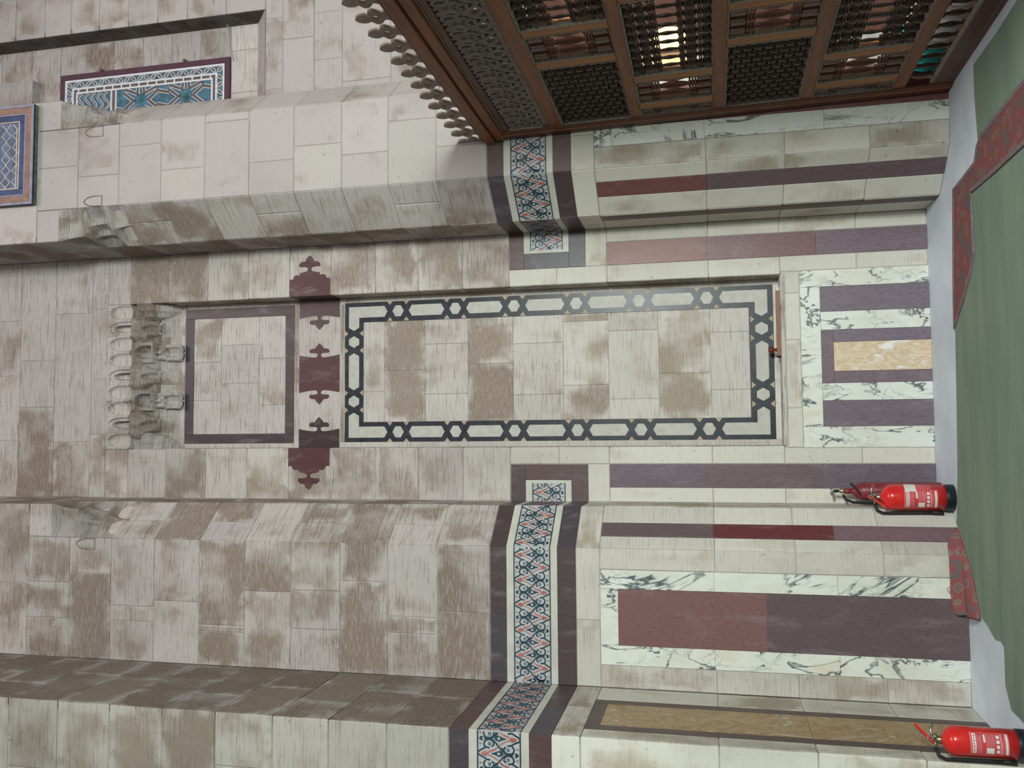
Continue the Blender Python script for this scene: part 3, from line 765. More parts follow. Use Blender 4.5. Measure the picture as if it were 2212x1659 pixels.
# ------------------------------------------------------------------ window wall
wc = lambda: rc(.30, .15, .86, -.05, .05, .25)
zw = [3.19, 3.42, 3.82, 4.22, 4.67, 4.937, 5.238, 5.41]
for i, (a, b) in enumerate(zip(zw, zw[1:])): course(FW, wall_win, XSR, 4.8, a, b, [3.1+.22*(i % 3), 3.75+.2*(i % 2), 4.3], wc)
for i, (a, b) in enumerate(zip([0, .5, 1.05, 1.6, 2.1, 2.6], [.5, 1.05, 1.6, 2.1, 2.6, 3.19])): course(FW, wall_win, XSR, 4.8, a, b, [3.5+.2*(i % 2), 4.2], wc)
zr = [5.41, 5.8, 6.196, 6.501, 6.811, 7.125, 7.43, 7.721, 8.05, 8.4, 8.75]
for i, (a, b) in enumerate(zip(zr, zr[1:])): course(FW, wall_win, RX1, 4.8, a, b, [4.25+.2*(i % 2)], wc)
for i, (a, b) in enumerate(zip(zr[1:], zr[2:])):
    course(FR, wall_win, 3.545, RX1, max(a, 5.88), b, [], lambda: rc(.42, .12, .86, -.05)) if a < 7.7 else course(FR, wall_win, XSR, RX1, a, b, [3.3+.2*(i % 2)], lambda: rc(.42, .12, .86, -.05))
course(FW, wall_win, XSR, 4.8, 8.75, 9.1, [3.4, 4.1], wc)
FJW = Face((RX1, yR), (RX1, yW))
for a, b in zip(zr, zr[1:]): slab(FJW, 'stone_block', 0, .22, a, b, 'limestone', wall_win, rc(.5, .1, .30, -.1, .02))  # recess jamb: shade of this left-facing side put into the dark stone colour
course(FR, wall_win, XSR, 3.6, 5.60, 5.88, [3.2], lambda: rc(.15, .05, 1.08, -.05)); course(FR, wall_win, 3.6, RX1, 5.60, 5.88, [], lambda: rc(.12, .05, 1.08, -.05))
m = MB(); m.add([(XSR, yW-.004, RZ0), (RX1, yW-.004, RZ0), (RX1, yR-.003, 5.60), (XSR, yR-.003, 5.60), (XSR, yR+.05, RZ0), (RX1, yR+.05, RZ0), (RX1, yR+.05, 5.60), (XSR, yR+.05, 5.60)],
    [(0, 1, 2, 3), (4, 5, 6, 7), (0, 1, 5, 4), (1, 2, 6, 5), (2, 3, 7, 6), (3, 0, 4, 7)]); m.build('sloping_sill', 'limestone', wall_win, color=(.3, .85, 0))
slab(FR, 'stone_block', XSR, 3.5, 7.95, 8.6, 'limestone', wall_win, (.3, .8, 0), proud=.10)

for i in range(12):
    u = XSR+(4.78-XSR)*i/12; slab(FW, 'added_dark_board', u, u+(4.78-XSR)/12, 0, 3.0, 'dark_rail_wood', wall_win, None, gap=.002, proud=.02, thick=.0)  # more made-up boards, lining the back wall to keep it dark
# ---- stucco window
WX0, WX1, WZ0, WZ1 = 2.90, 3.543, 5.88, 7.705
win = empty('window_1', ((WX0+WX1)/2, yR, WZ0)); tag(win, 'tall white stucco window grille with blue glass in a maroon frame', None, None, 'structure')
def wfr(u, z, d): p = FR.p(u, z, d); return (p[0]-win.location.x, p[1]-win.location.y, p[2]-win.location.z)
class FWn(Face):
    def __init__(s): pass
    def p(s, u, z, d=0): return wfr(u, z, d)
WF = FWn()
slab(WF, 'glass_pane', WX0+.03, WX1-.03, WZ0+.03, WZ1-.03, 'teal_glass', win, None, gap=0, bev=.0005, proud=-.002, thick=.03)
for u0, u1, z0, z1 in ((WX0, WX0+.054, WZ0, WZ1), (WX1-.054, WX1, WZ0, WZ1), (WX0+.054, WX1-.054, WZ0, WZ0+.054), (WX0+.054, WX1-.054, WZ1-.048, WZ1)):
    slab(WF, 'frame_bar', u0, u1, z0, z1, 'maroon_paint', win, None, gap=0, bev=.004, proud=.022)
wu0, wu1, wz0, wz1 = WX0+.054, WX1-.054, WZ0+.054, WZ1-.048
def ring(i0, i1, name, mat, pr):
    for a in ((wu0+i0, wu0+i1, wz0+i0, wz1-i0), (wu1-i1, wu1-i0, wz0+i0, wz1-i0), (wu0+i1, wu1-i1, wz0+i0, wz0+i1), (wu0+i1, wu1-i1, wz1-i1, wz1-i0)):
        slab(WF, name, a[0], a[1], a[2], a[3], mat, win, None, gap=0, bev=.001, proud=pr)
ring(0, .020, 'stucco_bar', 'stucco', .014); ring(.080, .098, 'stucco_bar', 'stucco', .012); ring(.125, .142, 'stucco_bar', 'stucco', .012)
ring(.098, .125, 'recess_bar', 'stucco_brown', .002)
lc = .050
def leaf(cu, cz, ang):
    L, Wd = .038, .0155; P = [(-L, 0), (-L*.5, Wd*.8), (0, Wd), (L*.5, Wd*.8), (L, 0), (L*.5, -Wd*.8), (0, -Wd), (-L*.5, -Wd*.8)]
    c, s = math.cos(ang), math.sin(ang); P = [(cu+a*c-b*s, cz+a*s+b*c) for a, b in P]
    o = plate(WF, 'stucco_leaf', P, 'stucco_brown', win, -.01, .006)
    mb = MB(); stroke(mb, wfr, P, .006, -.01, .013, True); mb.build('leaf_rim', 'stucco', win, recalc=False)
nv = 24
for i in range(nv):
    z = wz0+.05+(wz1-wz0-.10)*i/(nv-1)
    for u, sg in ((wu1-lc, 1), (wu0+lc, -1)): leaf(u, z, sg*(math.pi/4 if i % 2 else -math.pi/4)+math.pi/2*0)
nh = 7
for i in range(1, nh-1):
    u = wu0+.05+(wu1-wu0-.10)*i/(nh-1)
    for z in (wz0+lc, wz1-lc): leaf(u, z, math.pi/4 if i % 2 else -math.pi/4)
for i in range(16):
    z = wz0+.15+(wz1-wz0-.3)*i/15
    for u in (wu1-.1115, wu0+.1115): slab(WF, 'stucco_bridge', u-.014, u+.014, z-.007, z+.007, 'stucco', win, None, gap=0, bev=.001, proud=.011)
iu0, iu1, iz0, iz1 = wu0+.142, wu1-.142, wz0+.142, wz1-.142
slab(WF, 'stucco_bar', iu0, iu1, 7.135, 7.152, 'stucco', win, None, gap=0, proud=.012); slab(WF, 'stucco_bar', iu0, iu1, 7.085, 7.10, 'stucco', win, None, gap=0, proud=.012); slab(WF, 'recess_bar', iu0, iu1, 7.10, 7.135, 'stucco_brown', win, None, gap=0, proud=.002)
# strapwork: star lattice clipped to the inner field
def strap(pts, wd=.028):
    mb = MB(); stroke(mb, wfr, pts, wd+.010, -.012, .008); mb.build('strap_rim', 'stucco', win, recalc=False)
    mb = MB(); stroke(mb, wfr, pts, wd-.002, .0, .0105); mb.build('strap', 'stucco_brown', win, recalc=False)
zc_ = [(iz0+7.085)/2-.24, (iz0+7.085)/2+.24]
uc_ = (iu0+iu1)/2
def clipseg(p, q_):
    t0, t1 = 0, 1; dx, dz = q_[0]-p[0], q_[1]-p[1]
    for P, Q in ((-dx, p[0]-iu0), (dx, iu1-p[0]), (-dz, p[1]-iz0), (dz, 7.085-p[1])):
        if abs(P) < 1e-9:
            if Q < 0: return None
        else:
            r = Q/P
            if P < 0: t0 = max(t0, r)
            else: t1 = min(t1, r)
    return None if t0 >= t1 else [(p[0]+dx*t0, p[1]+dz*t0), (p[0]+dx*t1, p[1]+dz*t1)]
for zc in zc_:
    for k in range(6):
        a = k*math.pi/3+math.pi/6
        p0 = (uc_+.075*math.cos(a), zc+.075*math.sin(a)); p1 = (uc_+.20*math.cos(a+.42), zc+.20*math.sin(a+.42)); p2 = (uc_+.31*math.cos(a+.16), zc+.31*math.sin(a+.16))
        for s0, s1 in ((p0, p1), (p1, p2)):
            c = clipseg(s0, s1)
            if c: strap(c)
        p1b = (uc_+.20*math.cos(a-.42), zc+.20*math.sin(a-.42))
        c = clipseg(p0, p1b)
        if c: strap(c)
    st = [(uc_+(.034 if k % 2 else .016)*math.cos(k*math.pi/5), zc+(.034 if k % 2 else .016)*math.sin(k*math.pi/5)) for k in range(10)]
    plate(WF, 'green_star', st, 'green_glass', win, -.012, .002)
for k in range(5):
    z = 7.18+.07*k
    pts = spline([(iu0, z), (uc_-.08, z+.05), (uc_, z-.01), (uc_+.08, z+.05), (iu1, z)], 4)
    strap([p for p in pts if p[1] < iz1], .014)
for z in (6.35, 7.25):
    m = MB(); m.lathe([(.004, 0), (.015, .004), (.015, .03), (.005, .04)], 8, lambda x, y, h, z=z: wfr(WX1+.012+x, z+y, h)); m.build('clamp', 'stucco_brown', win, smooth=True)

# ------------------------------------------------------------------ painted panel high on the right pier
pp = empty('painted_panel', (2.42, yF, 7.135)); tag(pp, 'blue and orange painted wooden panel with gilded lattice high on the pale pier', 'panel')
class FP(Face):
    def __init__(s): pass
    def p(s, u, z, d=0): return (u-.0, -d, z)
PF = FP(); pw, ph = .43, 1.25
m = MB(); m.box((-pw, -.05, .0), (pw, -.001, ph)); m.build('backboard', 'panel_green', pp)
def pring(i0, i1, nm, mt, d):
    for a in ((-pw+i0, -pw+i1, i0, ph-i0), (pw-i1, pw-i0, i0, ph-i0), (-pw+i1, pw-i1, i0, i1), (-pw+i1, pw-i1, ph-i1, ph-i0)):
        slab(PF, nm, *a, mt, pp, None, gap=0, bev=.003, proud=d, thick=-.04)
pring(.0, .022, 'outer_moulding', 'panel_lilac', .062); pring(.022, .075, 'orange_frame', 'panel_orange', .058); pring(.075, .088, 'inner_moulding', 'panel_lilac', .060); pring(.088, .145, 'blue_frame', 'panel_deep_blue', .053)
slab(PF, 'blue_field', -pw+.145, pw-.145, .145, ph-.145, 'panel_blue', pp, None, gap=0, proud=.051, thick=-.04)
pring(.137, .147, 'gilt_fillet', 'panel_gilt', .057)
for i in range(9):
    for sg in (1, -1):
        z0 = .16+i*.11
        pts = [(-pw+.15+.05*k, z0+sg*.05*((k % 2)*2-1)*.5+sg*.02) for k in range(12)]
        mb = MB(); stroke(mb, PF.p, [p for p in pts if abs(p[0]) < pw-.147 and .15 < p[1] < ph-.15], .008, .05, .0545); mb.build('gilt_lattice', 'panel_gilt', pp, recalc=False)

# ------------------------------------------------------------------ turned wood screen
SC = empty('wooden_screen', (2.294, 6.09, 0), (0, -.0232, .01255))
tag(SC, 'brown turned wood lattice screen with carved frieze and cusped cresting', 'screen')
S1 = S2 = 3.6
class FS(Face):
    def __init__(s): pass
    def p(s, u, z, d=0): return (-d, -u, z)
SF = FS()
def sbar(name, s0, s1, z0, z1, mat, d0=-.07, d1=0, bev=.006, par=None):
    return slab(SF, name, s0, s1, z0, z1, mat, par or SC, None, gap=0, bev=bev, proud=d1, thick=-d0)
sbar('end_stile', -.13, .0, 0, 3.05, 'dark_rail_wood', d1=.012)
sbar('end_stile_bead', -.05, -.035, 0, 3.05, 'rail_wood', d0=0, d1=.018, bev=.004)
for z0, z1, mt in ((0, .036, 'dark_rail_wood'), (.036, .131, 'dark_rail_wood'), (.296, .376, 'rail_wood'), (.887, .964, 'rail_wood'), (1.463, 1.538, 'rail_wood'), (2.032, 2.106, 'rail_wood'), (2.597, 2.694, 'rail_wood')):
    sbar('rail', -.0, S2, z0, z1, mt)
sbar('frieze_lower_board', .0, S2, 2.694, 2.735, 'carved_wood', d1=-.012)
sbar('gilt_line', .0, S1, 2.693, 2.699, 'dust_trim', d0=-.01, d1=.003, bev=.001)
sbar('frieze_upper_board', .0, S2, 2.99, 3.035, 'dark_rail_wood', d1=.0)
sbar('cornice_lower_board', -.10, S2, 3.048, 3.112, 'rail_wood', d1=.025)
sbar('cornice_groove', -.12, S2, 3.112, 3.125, 'dark_rail_wood', d1=.012, bev=.001)
sbar('cornice_upper_board', -.13, S2, 3.125, 3.192, 'rail_wood', d1=.038)
sbar('cornice_cap', -.13, S2, 3.192, 3.225, 'dark_rail_wood', d0=-.05, d1=.012)
# wavy trim strips
def wavy(s0, s1, z0, z1, par=None):
    """scalloped strip between two corners of a panel edge, along s or along z"""
    mb = MB(); n = max(3, int((abs(s1-s0)+abs(z1-z0))/.016)); P = []
    for i in range(n+1):
        t = i/n; wv = .0045*(1 if i % 2 else -1)
        if abs(s1-s0) > abs(z1-z0): P.append((s0+(s1-s0)*t, z0+wv))
        else: P.append((s0+wv, z0+(z1-z0)*t))
    stroke(mb, SF.p, P, .0075, -.03, -.002); mb.build('wavy_trim', 'dust_trim', SC, recalc=False)
wavy(.0, S1, 3.04, 3.04)
wavy(.004, .004, 2.74, 3.0)
def panel_trims(s0, s1, z0, z1):
    wavy(s0, s1, z1-.004, z1-.004); wavy(s0+.004, s0+.004, z0, z1); wavy(s1-.004, s1-.004, z0, z1)
    v = [SF.p(s0, z0, -.002), SF.p(s1, z0, -.002), SF.p(s1, z0+.012, -.03), SF.p(s0, z0+.012, -.03), SF.p(s0, z0, -.03), SF.p(s1, z0, -.03)]
    link('dusty_bevel', v, [(0, 1, 2, 3), (0, 4, 5, 1), (3, 2, 5, 4), (0, 3, 4), (1, 5, 2)], 'dust_trim', SC)
CACHE = {}
def lathe_mesh(key, prof, mat, seg=8):
    if key not in CACHE:
        mb = MB(); mb.lathe(prof, seg); me = bpy.data.meshes.new(key); me.from_pydata(mb.v, [], mb.f)
        for p in me.polygons: p.use_smooth = True
        me.materials.append(MATS[mat]); CACHE[key] = me
    return CACHE[key]
def put_mesh(name, me, loc, par, rot=(0, 0, 0), scale=None):
    o = bpy.data.objects.new(name, me); COL.objects.link(o); o.location = loc; o.rotation_euler = rot; o.parent = par
    if scale: o.scale = scale
    return o
def bead(prof, zc, r, h, rn):
    for k in range(7):
        a = math.pi*k/6; prof.append((rn+(r-rn)*math.sin(a), zc-h*math.cos(a)))
H5 = .49
prof_rows = [(.012, 0)]
def rings(P, z, n, r=.026, p=.011):
    for i in range(n): P += [(.013, z+p*i), (r, z+p*(i+.25)), (r, z+p*(i+.75)), (.013, z+p*(i+1))]
bead(prof_rows, .032, .031, .029, .010); rings(prof_rows, .062, 2); bead(prof_rows, .125, .031, .034, .010); rings(prof_rows, .163, 3)
prof_rows += [(.008, .203), (.010, .225), (.013, .255), (.011, .275), (.008, .300)]
rings(prof_rows, .304, 2); bead(prof_rows, .342, .026, .014, .014); bead(prof_rows, .388, .031, .029, .010); rings(prof_rows, .420, 2); bead(prof_rows, .462, .034, .022, .014); prof_rows.append((.012, H5))
def prof_lattice(n, p, start):
    P = [(.010, start)]
    for i in range(n): bead(P, start+p*(i+.5), .0285, p*.46, .012)
    P.append((.010, start+n*p)); return P
def rows_panel(s0, s1, z0, z1):
    panel_trims(s0, s1, z0, z1); n = max(1, round((s1-s0)/.104)); p = (s1-s0)/n; sc = (z1-z0)/H5
    me = lathe_mesh('row_spindle', prof_rows, 'spindle_wood')
    for i in range(n): put_mesh('turned_spindle', me, (.038, -(s0+p*(i+.5)), z0), SC, (0, 0, .3*i), (1, 1, sc))
    for h in (.073, .18, .315, .431):
        for dz in (-.007, .007):
            mb = MB(); mb.tube([(.020, -s0, z0+(h+dz)*sc), (.020, -s1, z0+(h+dz)*sc)], .0042, 6); mb.build('cross_rod', 'spindle_wood', SC, smooth=True)
def lattice_panel(s0, s1, z0, z1):
    panel_trims(s0, s1, z0, z1); n = round((s1-s0)/.0725); p = (s1-s0)/n; nz = 8; pz = (z1-z0)/nz
    me = [lathe_mesh('lattice_rod_a', prof_lattice(8, H5/8, 0), 'spindle_wood'), lathe_mesh('lattice_rod_b', [(.01, 0)]+prof_lattice(7, H5/8, H5/16)+[(.01, H5)], 'spindle_wood')]
    for i in range(n): put_mesh('turned_lattice_rod', me[i % 2], (.038, -(s0+p*(i+.5)), z0), SC, (0, 0, .4*i), (1, 1, (z1-z0)/H5))
    for j in range(nz*2):
        mb = MB(); z = z0+pz*(j+.5)/2+pz*.0; mb.tube([(.038, -s0, z), (.038, -s1, z)], .0125, 6); mb.build('cross_rod', 'spindle_wood', SC, smooth=True)
    mb = MB(); mb.box((.062, -s1, z0), (.068, -s0, z1)); mb.build('backing_board', 'dark_rail_wood', SC)
prof_mid = [(.012, .10), (.028, .105), (.028, .113), (.014, .118), (.028, .123), (.028, .131), (.014, .136), (.028, .141), (.028, .149), (.012, .156), (.016, .175), (.024, .225), (.026, .25), (.022, .29), (.013, .335),
            (.028, .341), (.028, .349), (.014, .354), (.028, .359), (.028, .367), (.014, .372), (.028, .377), (.028, .385), (.012, .39)]
def small_panel(s0, s1, z0, z1):
    panel_trims(s0, s1, z0, z1); n = max(1, round((s1-s0)/.108)); p = (s1-s0)/n; sc = (z1-z0)/H5
    me = lathe_mesh('mid_spindle', prof_mid, 'red_spindle_wood', 10)
    for i in range(n):
        s = s0+p*(i+.5); put_mesh('turned_spindle', me, (.038, -s, z0), SC, (0, 0, 0), (1, 1, sc))
        for a, b in ((.012, .10), (.39, .478)):
            sbar('carved_spindle_end', s-.040, s+.040, z0+a*sc, z0+b*sc, 'red_spindle_wood', d0=-.06, d1=-.014)
            for k in range(4):
                zz = z0+(a+(b-a)*(k+.5)/4)*sc
                sbar('carved_rosette', s-.012, s+.012, zz-.008, zz+.008, 'carved_wood', d0=-.016, d1=-.009, bev=.004)
    for h in (.109, .127, .145, .345, .363, .381):
        mb = MB(); mb.tube([(.024, -s0, z0+h*sc), (.024, -s1, z0+h*sc)], .0055, 6); mb.build('cross_rod', 'red_spindle_wood', SC, smooth=True)
def muntin(s0, s1, z0, z1): sbar('muntin', s0, s1, z0, z1, 'muntin_wood', d0=-.06, d1=-.003)
for z0, z1 in ((2.106, 2.597), (.964, 1.463)):
    lattice_panel(0, .94, z0, z1); muntin(.94, 1.03, z0, z1); small_panel(1.03, 1.365, z0, z1); muntin(1.365, 1.445, z0, z1); rows_panel(1.445, 2.54, z0, z1); muntin(2.54, 2.62, z0, z1); lattice_panel(2.62, 3.52, z0, z1); muntin(3.52, S1, z0, z1)
for z0, z1 in ((1.538, 2.032), (.376, .887)):
    small_panel(0, .135, z0, z1); muntin(.135, .225, z0, z1); small_panel(.225, .575, z0, z1); muntin(.575, .66, z0, z1); rows_panel(.66, 1.61, z0, z1); muntin(1.61, 1.695, z0, z1); small_panel(1.695, 2.03, z0, z1); muntin(2.03, 2.12, z0, z1); lattice_panel(2.12, 2.54, z0, z1); muntin(2.54, 2.62, z0, z1); rows_panel(2.62, 3.52, z0, z1); muntin(3.52, S1, z0, z1)
prof_b = [(.012, 0), (.024, .005), (.024, .018), (.010, .025), (.014, .045), (.020, .07), (.019, .095), (.012, .125), (.009, .14), (.022, .148), (.022, .165)]
me = lathe_mesh('floor_baluster', prof_b, 'spindle_wood', 12)
for i in range(25): put_mesh('baluster', me, (.038, -(.10+.1385*i), .131), SC, (0, 0, 0), (.9, .9, 1))
link('dusty_bevel', [SF.p(0, .131, -.004), SF.p(S1, .131, -.004), SF.p(S1, .150, -.02), SF.p(0, .150, -.02), SF.p(0, .131, -.02), SF.p(S1, .131, -.02)], [(0, 1, 2, 3), (0, 4, 5, 1), (3, 2, 5, 4), (0, 3, 4), (1, 5, 2)], 'dust_trim', SC)
# carved openwork frieze: repeated scroll units
FU = .172; fz0, fz1 = 2.735, 2.99; fh = fz1-fz0
def P_(a, b): return (a*FU, fz0+b*fh)
units = [[(0, .5), (.15, .78), (.38, .86), (.62, .72), (.62, .5), (.45, .42), (.34, .52)], [(.5, .0), (.55, .2), (.75, .34), (.95, .3), (1.0, .5)], [(0, .5), (.12, .25), (.3, .12), (.5, .0)],
         [(.34, 1.0), (.5, .9), (.75, .95), (.9, .8), (.82, .62), (.68, .62)], [(1.0, .5), (.86, .62), (.95, .85), (1.0, 1.0)], [(0, 1.0), (.08, .8), (.2, .66), (0, .5)], [(.2, .3), (.42, .28), (.52, .42)], [(.75, .34), (.72, .15), (.85, .05), (1.0, .0)], [(.3, .12), (.15, .06), (0, 0)]]
mb = MB()
for un in units: stroke(mb, lambda a, b, d: (-d, -a, b), spline([P_(*p) for p in un], 4), .023, -.045, -.012)
for cx, cz in ((.2, .46), (.5, .62), (.85, .42), (.62, .22), (.12, .9), (.6, .84)):
    fz_ = .010+.0004*(cx*10 % 3); lf = [(.0, .09), (.05, .03), (.10, .0), (.04, -.04), (.0, -.09), (-.05, -.03), (-.09, .01), (-.04, .04)]
    P = [P_(cx+a, cz+b) for a, b in lf]; n = len(P); mb.add([(fz_, -a, b) for a, b in P]+[(.04, -a, b) for a, b in P], [tuple(range(n))]+[(i, (i+1) % n, n+(i+1) % n, n+i) for i in range(n)])
mfr = bpy.data.meshes.new('openwork_unit'); mfr.from_pydata(mb.v, [], mb.f); mfr.materials.append(MATS['carved_wood'])
i = 0
while .01+FU*(i+1) < S1:
    put_mesh('openwork_scroll', mfr, (0, -(.01+FU*i), 0), SC); i += 1
# cresting finials
fo = spline([(.046, -.01), (.056, .012), (.036, .036), (.030, .052), (.046, .068), (.062, .088), (.062, .110), (.044, .124), (.030, .134), (.038, .152), (.036, .178), (.022, .200), (0, .212)], 3)
hole = [(.019*math.sin(t*math.pi/6), .098+.021*math.cos(t*math.pi/6)) for t in range(7)]
mb = MB()
for sg in (1, -1):
    P = [(sg*a, b) for a, b in fo]+[(sg*a, b) for a, b in hole]+[(0, 0)]
    n = len(P); mb.add([(-.010, -a*1.12, b) for a, b in P]+[(.010, -a*1.12, b) for a, b in P], [tuple(range(n)), tuple(range(2*n-1, n-1, -1))]+[(k, (k+1) % n, n+(k+1) % n, n+k) for k in range(n)])
bm = bmesh.new(); mfi = bpy.data.meshes.new('finial'); mfi.from_pydata(mb.v, [], mb.f); bm.from_mesh(mfi); bmesh.ops.recalc_face_normals(bm, faces=bm.faces[:]); bm.to_mesh(mfi); bm.free(); mfi.materials.append(MATS['finial_wood'])
for i in range(21): put_mesh('cresting_finial', mfi, (.01, -(-.13+.1775*i), 3.205), SC)

# ------------------------------------------------------------------ what shows through the screen
t = empty('standing_lamp', (2.88, 6.28, 0)); tag(t, 'slim standing lamp with a glowing yellow bulb behind the turned wood screen', 'lamp')
m = MB(); m.lathe([(.09, 0), (.09, .012), (.05, .03), (.012, .04)], 20); m.build('base', 'ext_black', t, smooth=True)
m = MB(); m.tube([(0, 0, .035), (0, 0, 1.64)], .010, 8); m.build('pole', 'ext_black', t, smooth=True)
m = MB(); m.lathe([(.012, 1.63), (.022, 1.64), (.022, 1.70), (.015, 1.71)], 12); m.build('socket', 'brass', t, smooth=True)
m = MB(); m.lathe([(.014, 1.705), (.05, 1.73), (.075, 1.79), (.08, 1.86), (.06, 1.93), (.006, 1.97)], 16); m.build('bulb', 'warm_bulb', t, smooth=True)
def cover(name, x0, x1, ya, yb, h, mat, label, cat):
    v = []; f = []; nx, ny = 8, 40
    pr = [(x0, 0), (x0-.01, h*.5), (x0+.02, h*.93), (x0+.08, h), ((x0+x1)/2, h*1.04), (x1-.08, h), (x1-.02, h*.93), (x1, 0)]
    for j in range(ny+1):
        y = ya+(yb-ya)*j/ny
        for i, (x, z) in enumerate(pr): v.append((x+.018*math.sin(y*55)*(1 if i < 3 else 0), y, z))
    n = len(pr)
    for j in range(ny):
        for i in range(n-1): k = j*n+i; f.append((k, k+1, k+n+1, k+n))
    f += [tuple(range(n)), tuple(range(ny*n, ny*n+n))]
    return tag(link(name, v, f, mat, smooth=True, origin=((x0+x1)/2, (ya+yb)/2, 0)), label, cat)
cover('cloth_cover', 2.43, 2.72, 5.84, 6.17, .34, 'turquoise_cloth', 'turquoise ribbed cloth cover seen behind the screen foot', 'cloth')
cover('cloth_cover', 2.43, 2.72, 4.4, 5.82, .34, 'white_cloth', 'white cloth cover seen behind the balusters of the screen', 'cloth')

# ------------------------------------------------------------------ carpets
def flat(name, pts, z0, z1, mat, label, cat, parts=None):
    m = MB(); m.prism(pts, z0, z1); o = m.build(name, mat); return tag(o, label, cat)
edge = [(-4.9, -3.5), (2.24, -3.5), (2.232, 4.857), (2.215, 5.17), (2.215, 5.624), (2.046, 5.634), (1.71, 5.6), (1.62, 5.7), (1.5, 5.86), (1.1, 5.93), (.95, 6.02), (.72, 6.243), (.56, 6.252), (.415, 6.264), (.15, 6.285), (-.105, 6.309), (-.3, 6.33), (-.484, 6.362),
        (-.54, 6.376), (-.60, 6.395), (-.687, 6.257), (-.769, 6.167), (-.854, 6.069), (-.987, 5.992), (-1.10, 5.92), (-1.134, 5.876), (-1.150, 5.80), (-1.176, 5.73), (-1.20, 5.66), (-1.187, 5.56), (-1.21, 5.50), (-1.42, 5.506), (-1.49, 5.45), (-1.53, 5.42), (-1.535, 5.30), (-1.55, 5.12), (-1.75, 5.08), (-4.9, 5.06)]
flat('green_carpet', edge, .0, .010, 'green_pile', 'large green carpet with a ragged edge covering the hall floor', 'carpet')
rr_ = [(.70, 6.246), (.9, 6.222), (1.148, 6.19), (1.4, 6.16), (1.587, 6.14), (1.60, 5.90), (1.62, 5.66), (1.70, 5.60), (1.74, 5.52), (1.77, 4.87), (1.79, 4.2), (1.47, 4.2), (1.472, 4.875), (1.472, 5.295), (1.481, 5.757), (1.25, 5.765), (1.10, 5.76), (.986, 5.845), (.85, 6.02)]
rug = flat('red_rug', rr_, .0102, .018, 'rug_pile', 'red patterned rug strip turning the corner near the screen foot', 'rug')
mb = MB()
inner = [Vector((*p, 0)) for p in rr_]
for a, b in zip(rr_, rr_[1:]+rr_[:1]): pass
stroke(mb, lambda u, v, d: (u-rug.location.x, v-rug.location.y, d-rug.location.z), rr_, .028, .012, .0195, True); mb.build('binding', 'rug_edge', rug, recalc=False)
# curled rug against the left pier
ks = [(-.625, .0), (-.69, .2), (-.765, .36), (-.815, .45), (-.88, .56), (-.99, .75), (-1.08, .88), (-1.165, 1.0)]
fr_ = [(-.625, 6.404), (-.687, 6.262), (-.769, 6.172), (-.80, 6.14), (-.854, 6.074), (-.987, 5.997), (-1.07, 5.94), (-1.15, 5.892)]
v = []; f = []; nc = 9
for i, ((x, t), (fx, fy)) in enumerate(zip(ks, fr_)):
    yb = (yF-.022 if x < XF2 else yF+(x-XF2)/(XBL-XF2)*(yS-yF)-.04); h = .10*min(1, t*4+.08)*(1 if t < .9 else .75)
    ym = yb-.03
    prof = [(fy, .012), (fy+(ym-fy)*.25, .016+.025*t), (fy+(ym-fy)*.5, .03+.03*t), (fy+(ym-fy)*.72, .028+.02*t), (ym-.03*t, .016), (ym, .018), (yb-.012, .03), (yb-.003, h*.6+.012), (yb, h+.012)]
    for k, (y, z) in enumerate(prof): v.append((fx+(x-fx)*k/8-.02*t*k/8, y, z))
for i in range(len(ks)-1):
    for k in range(nc-1): a = i*nc+k; f.append((a, a+1, a+nc+1, a+nc))
o = link('red_rug', v, f, 'rug_pile', recalc=False, smooth=True); md = o.modifiers.new('pile', 'SOLIDIFY'); md.thickness = .010; md.offset = 0; sb = o.modifiers.new('soft', 'SUBSURF'); sb.levels = sb.render_levels = 1
tag(o, 'red patterned rug corner curled up against the left pier', 'rug')

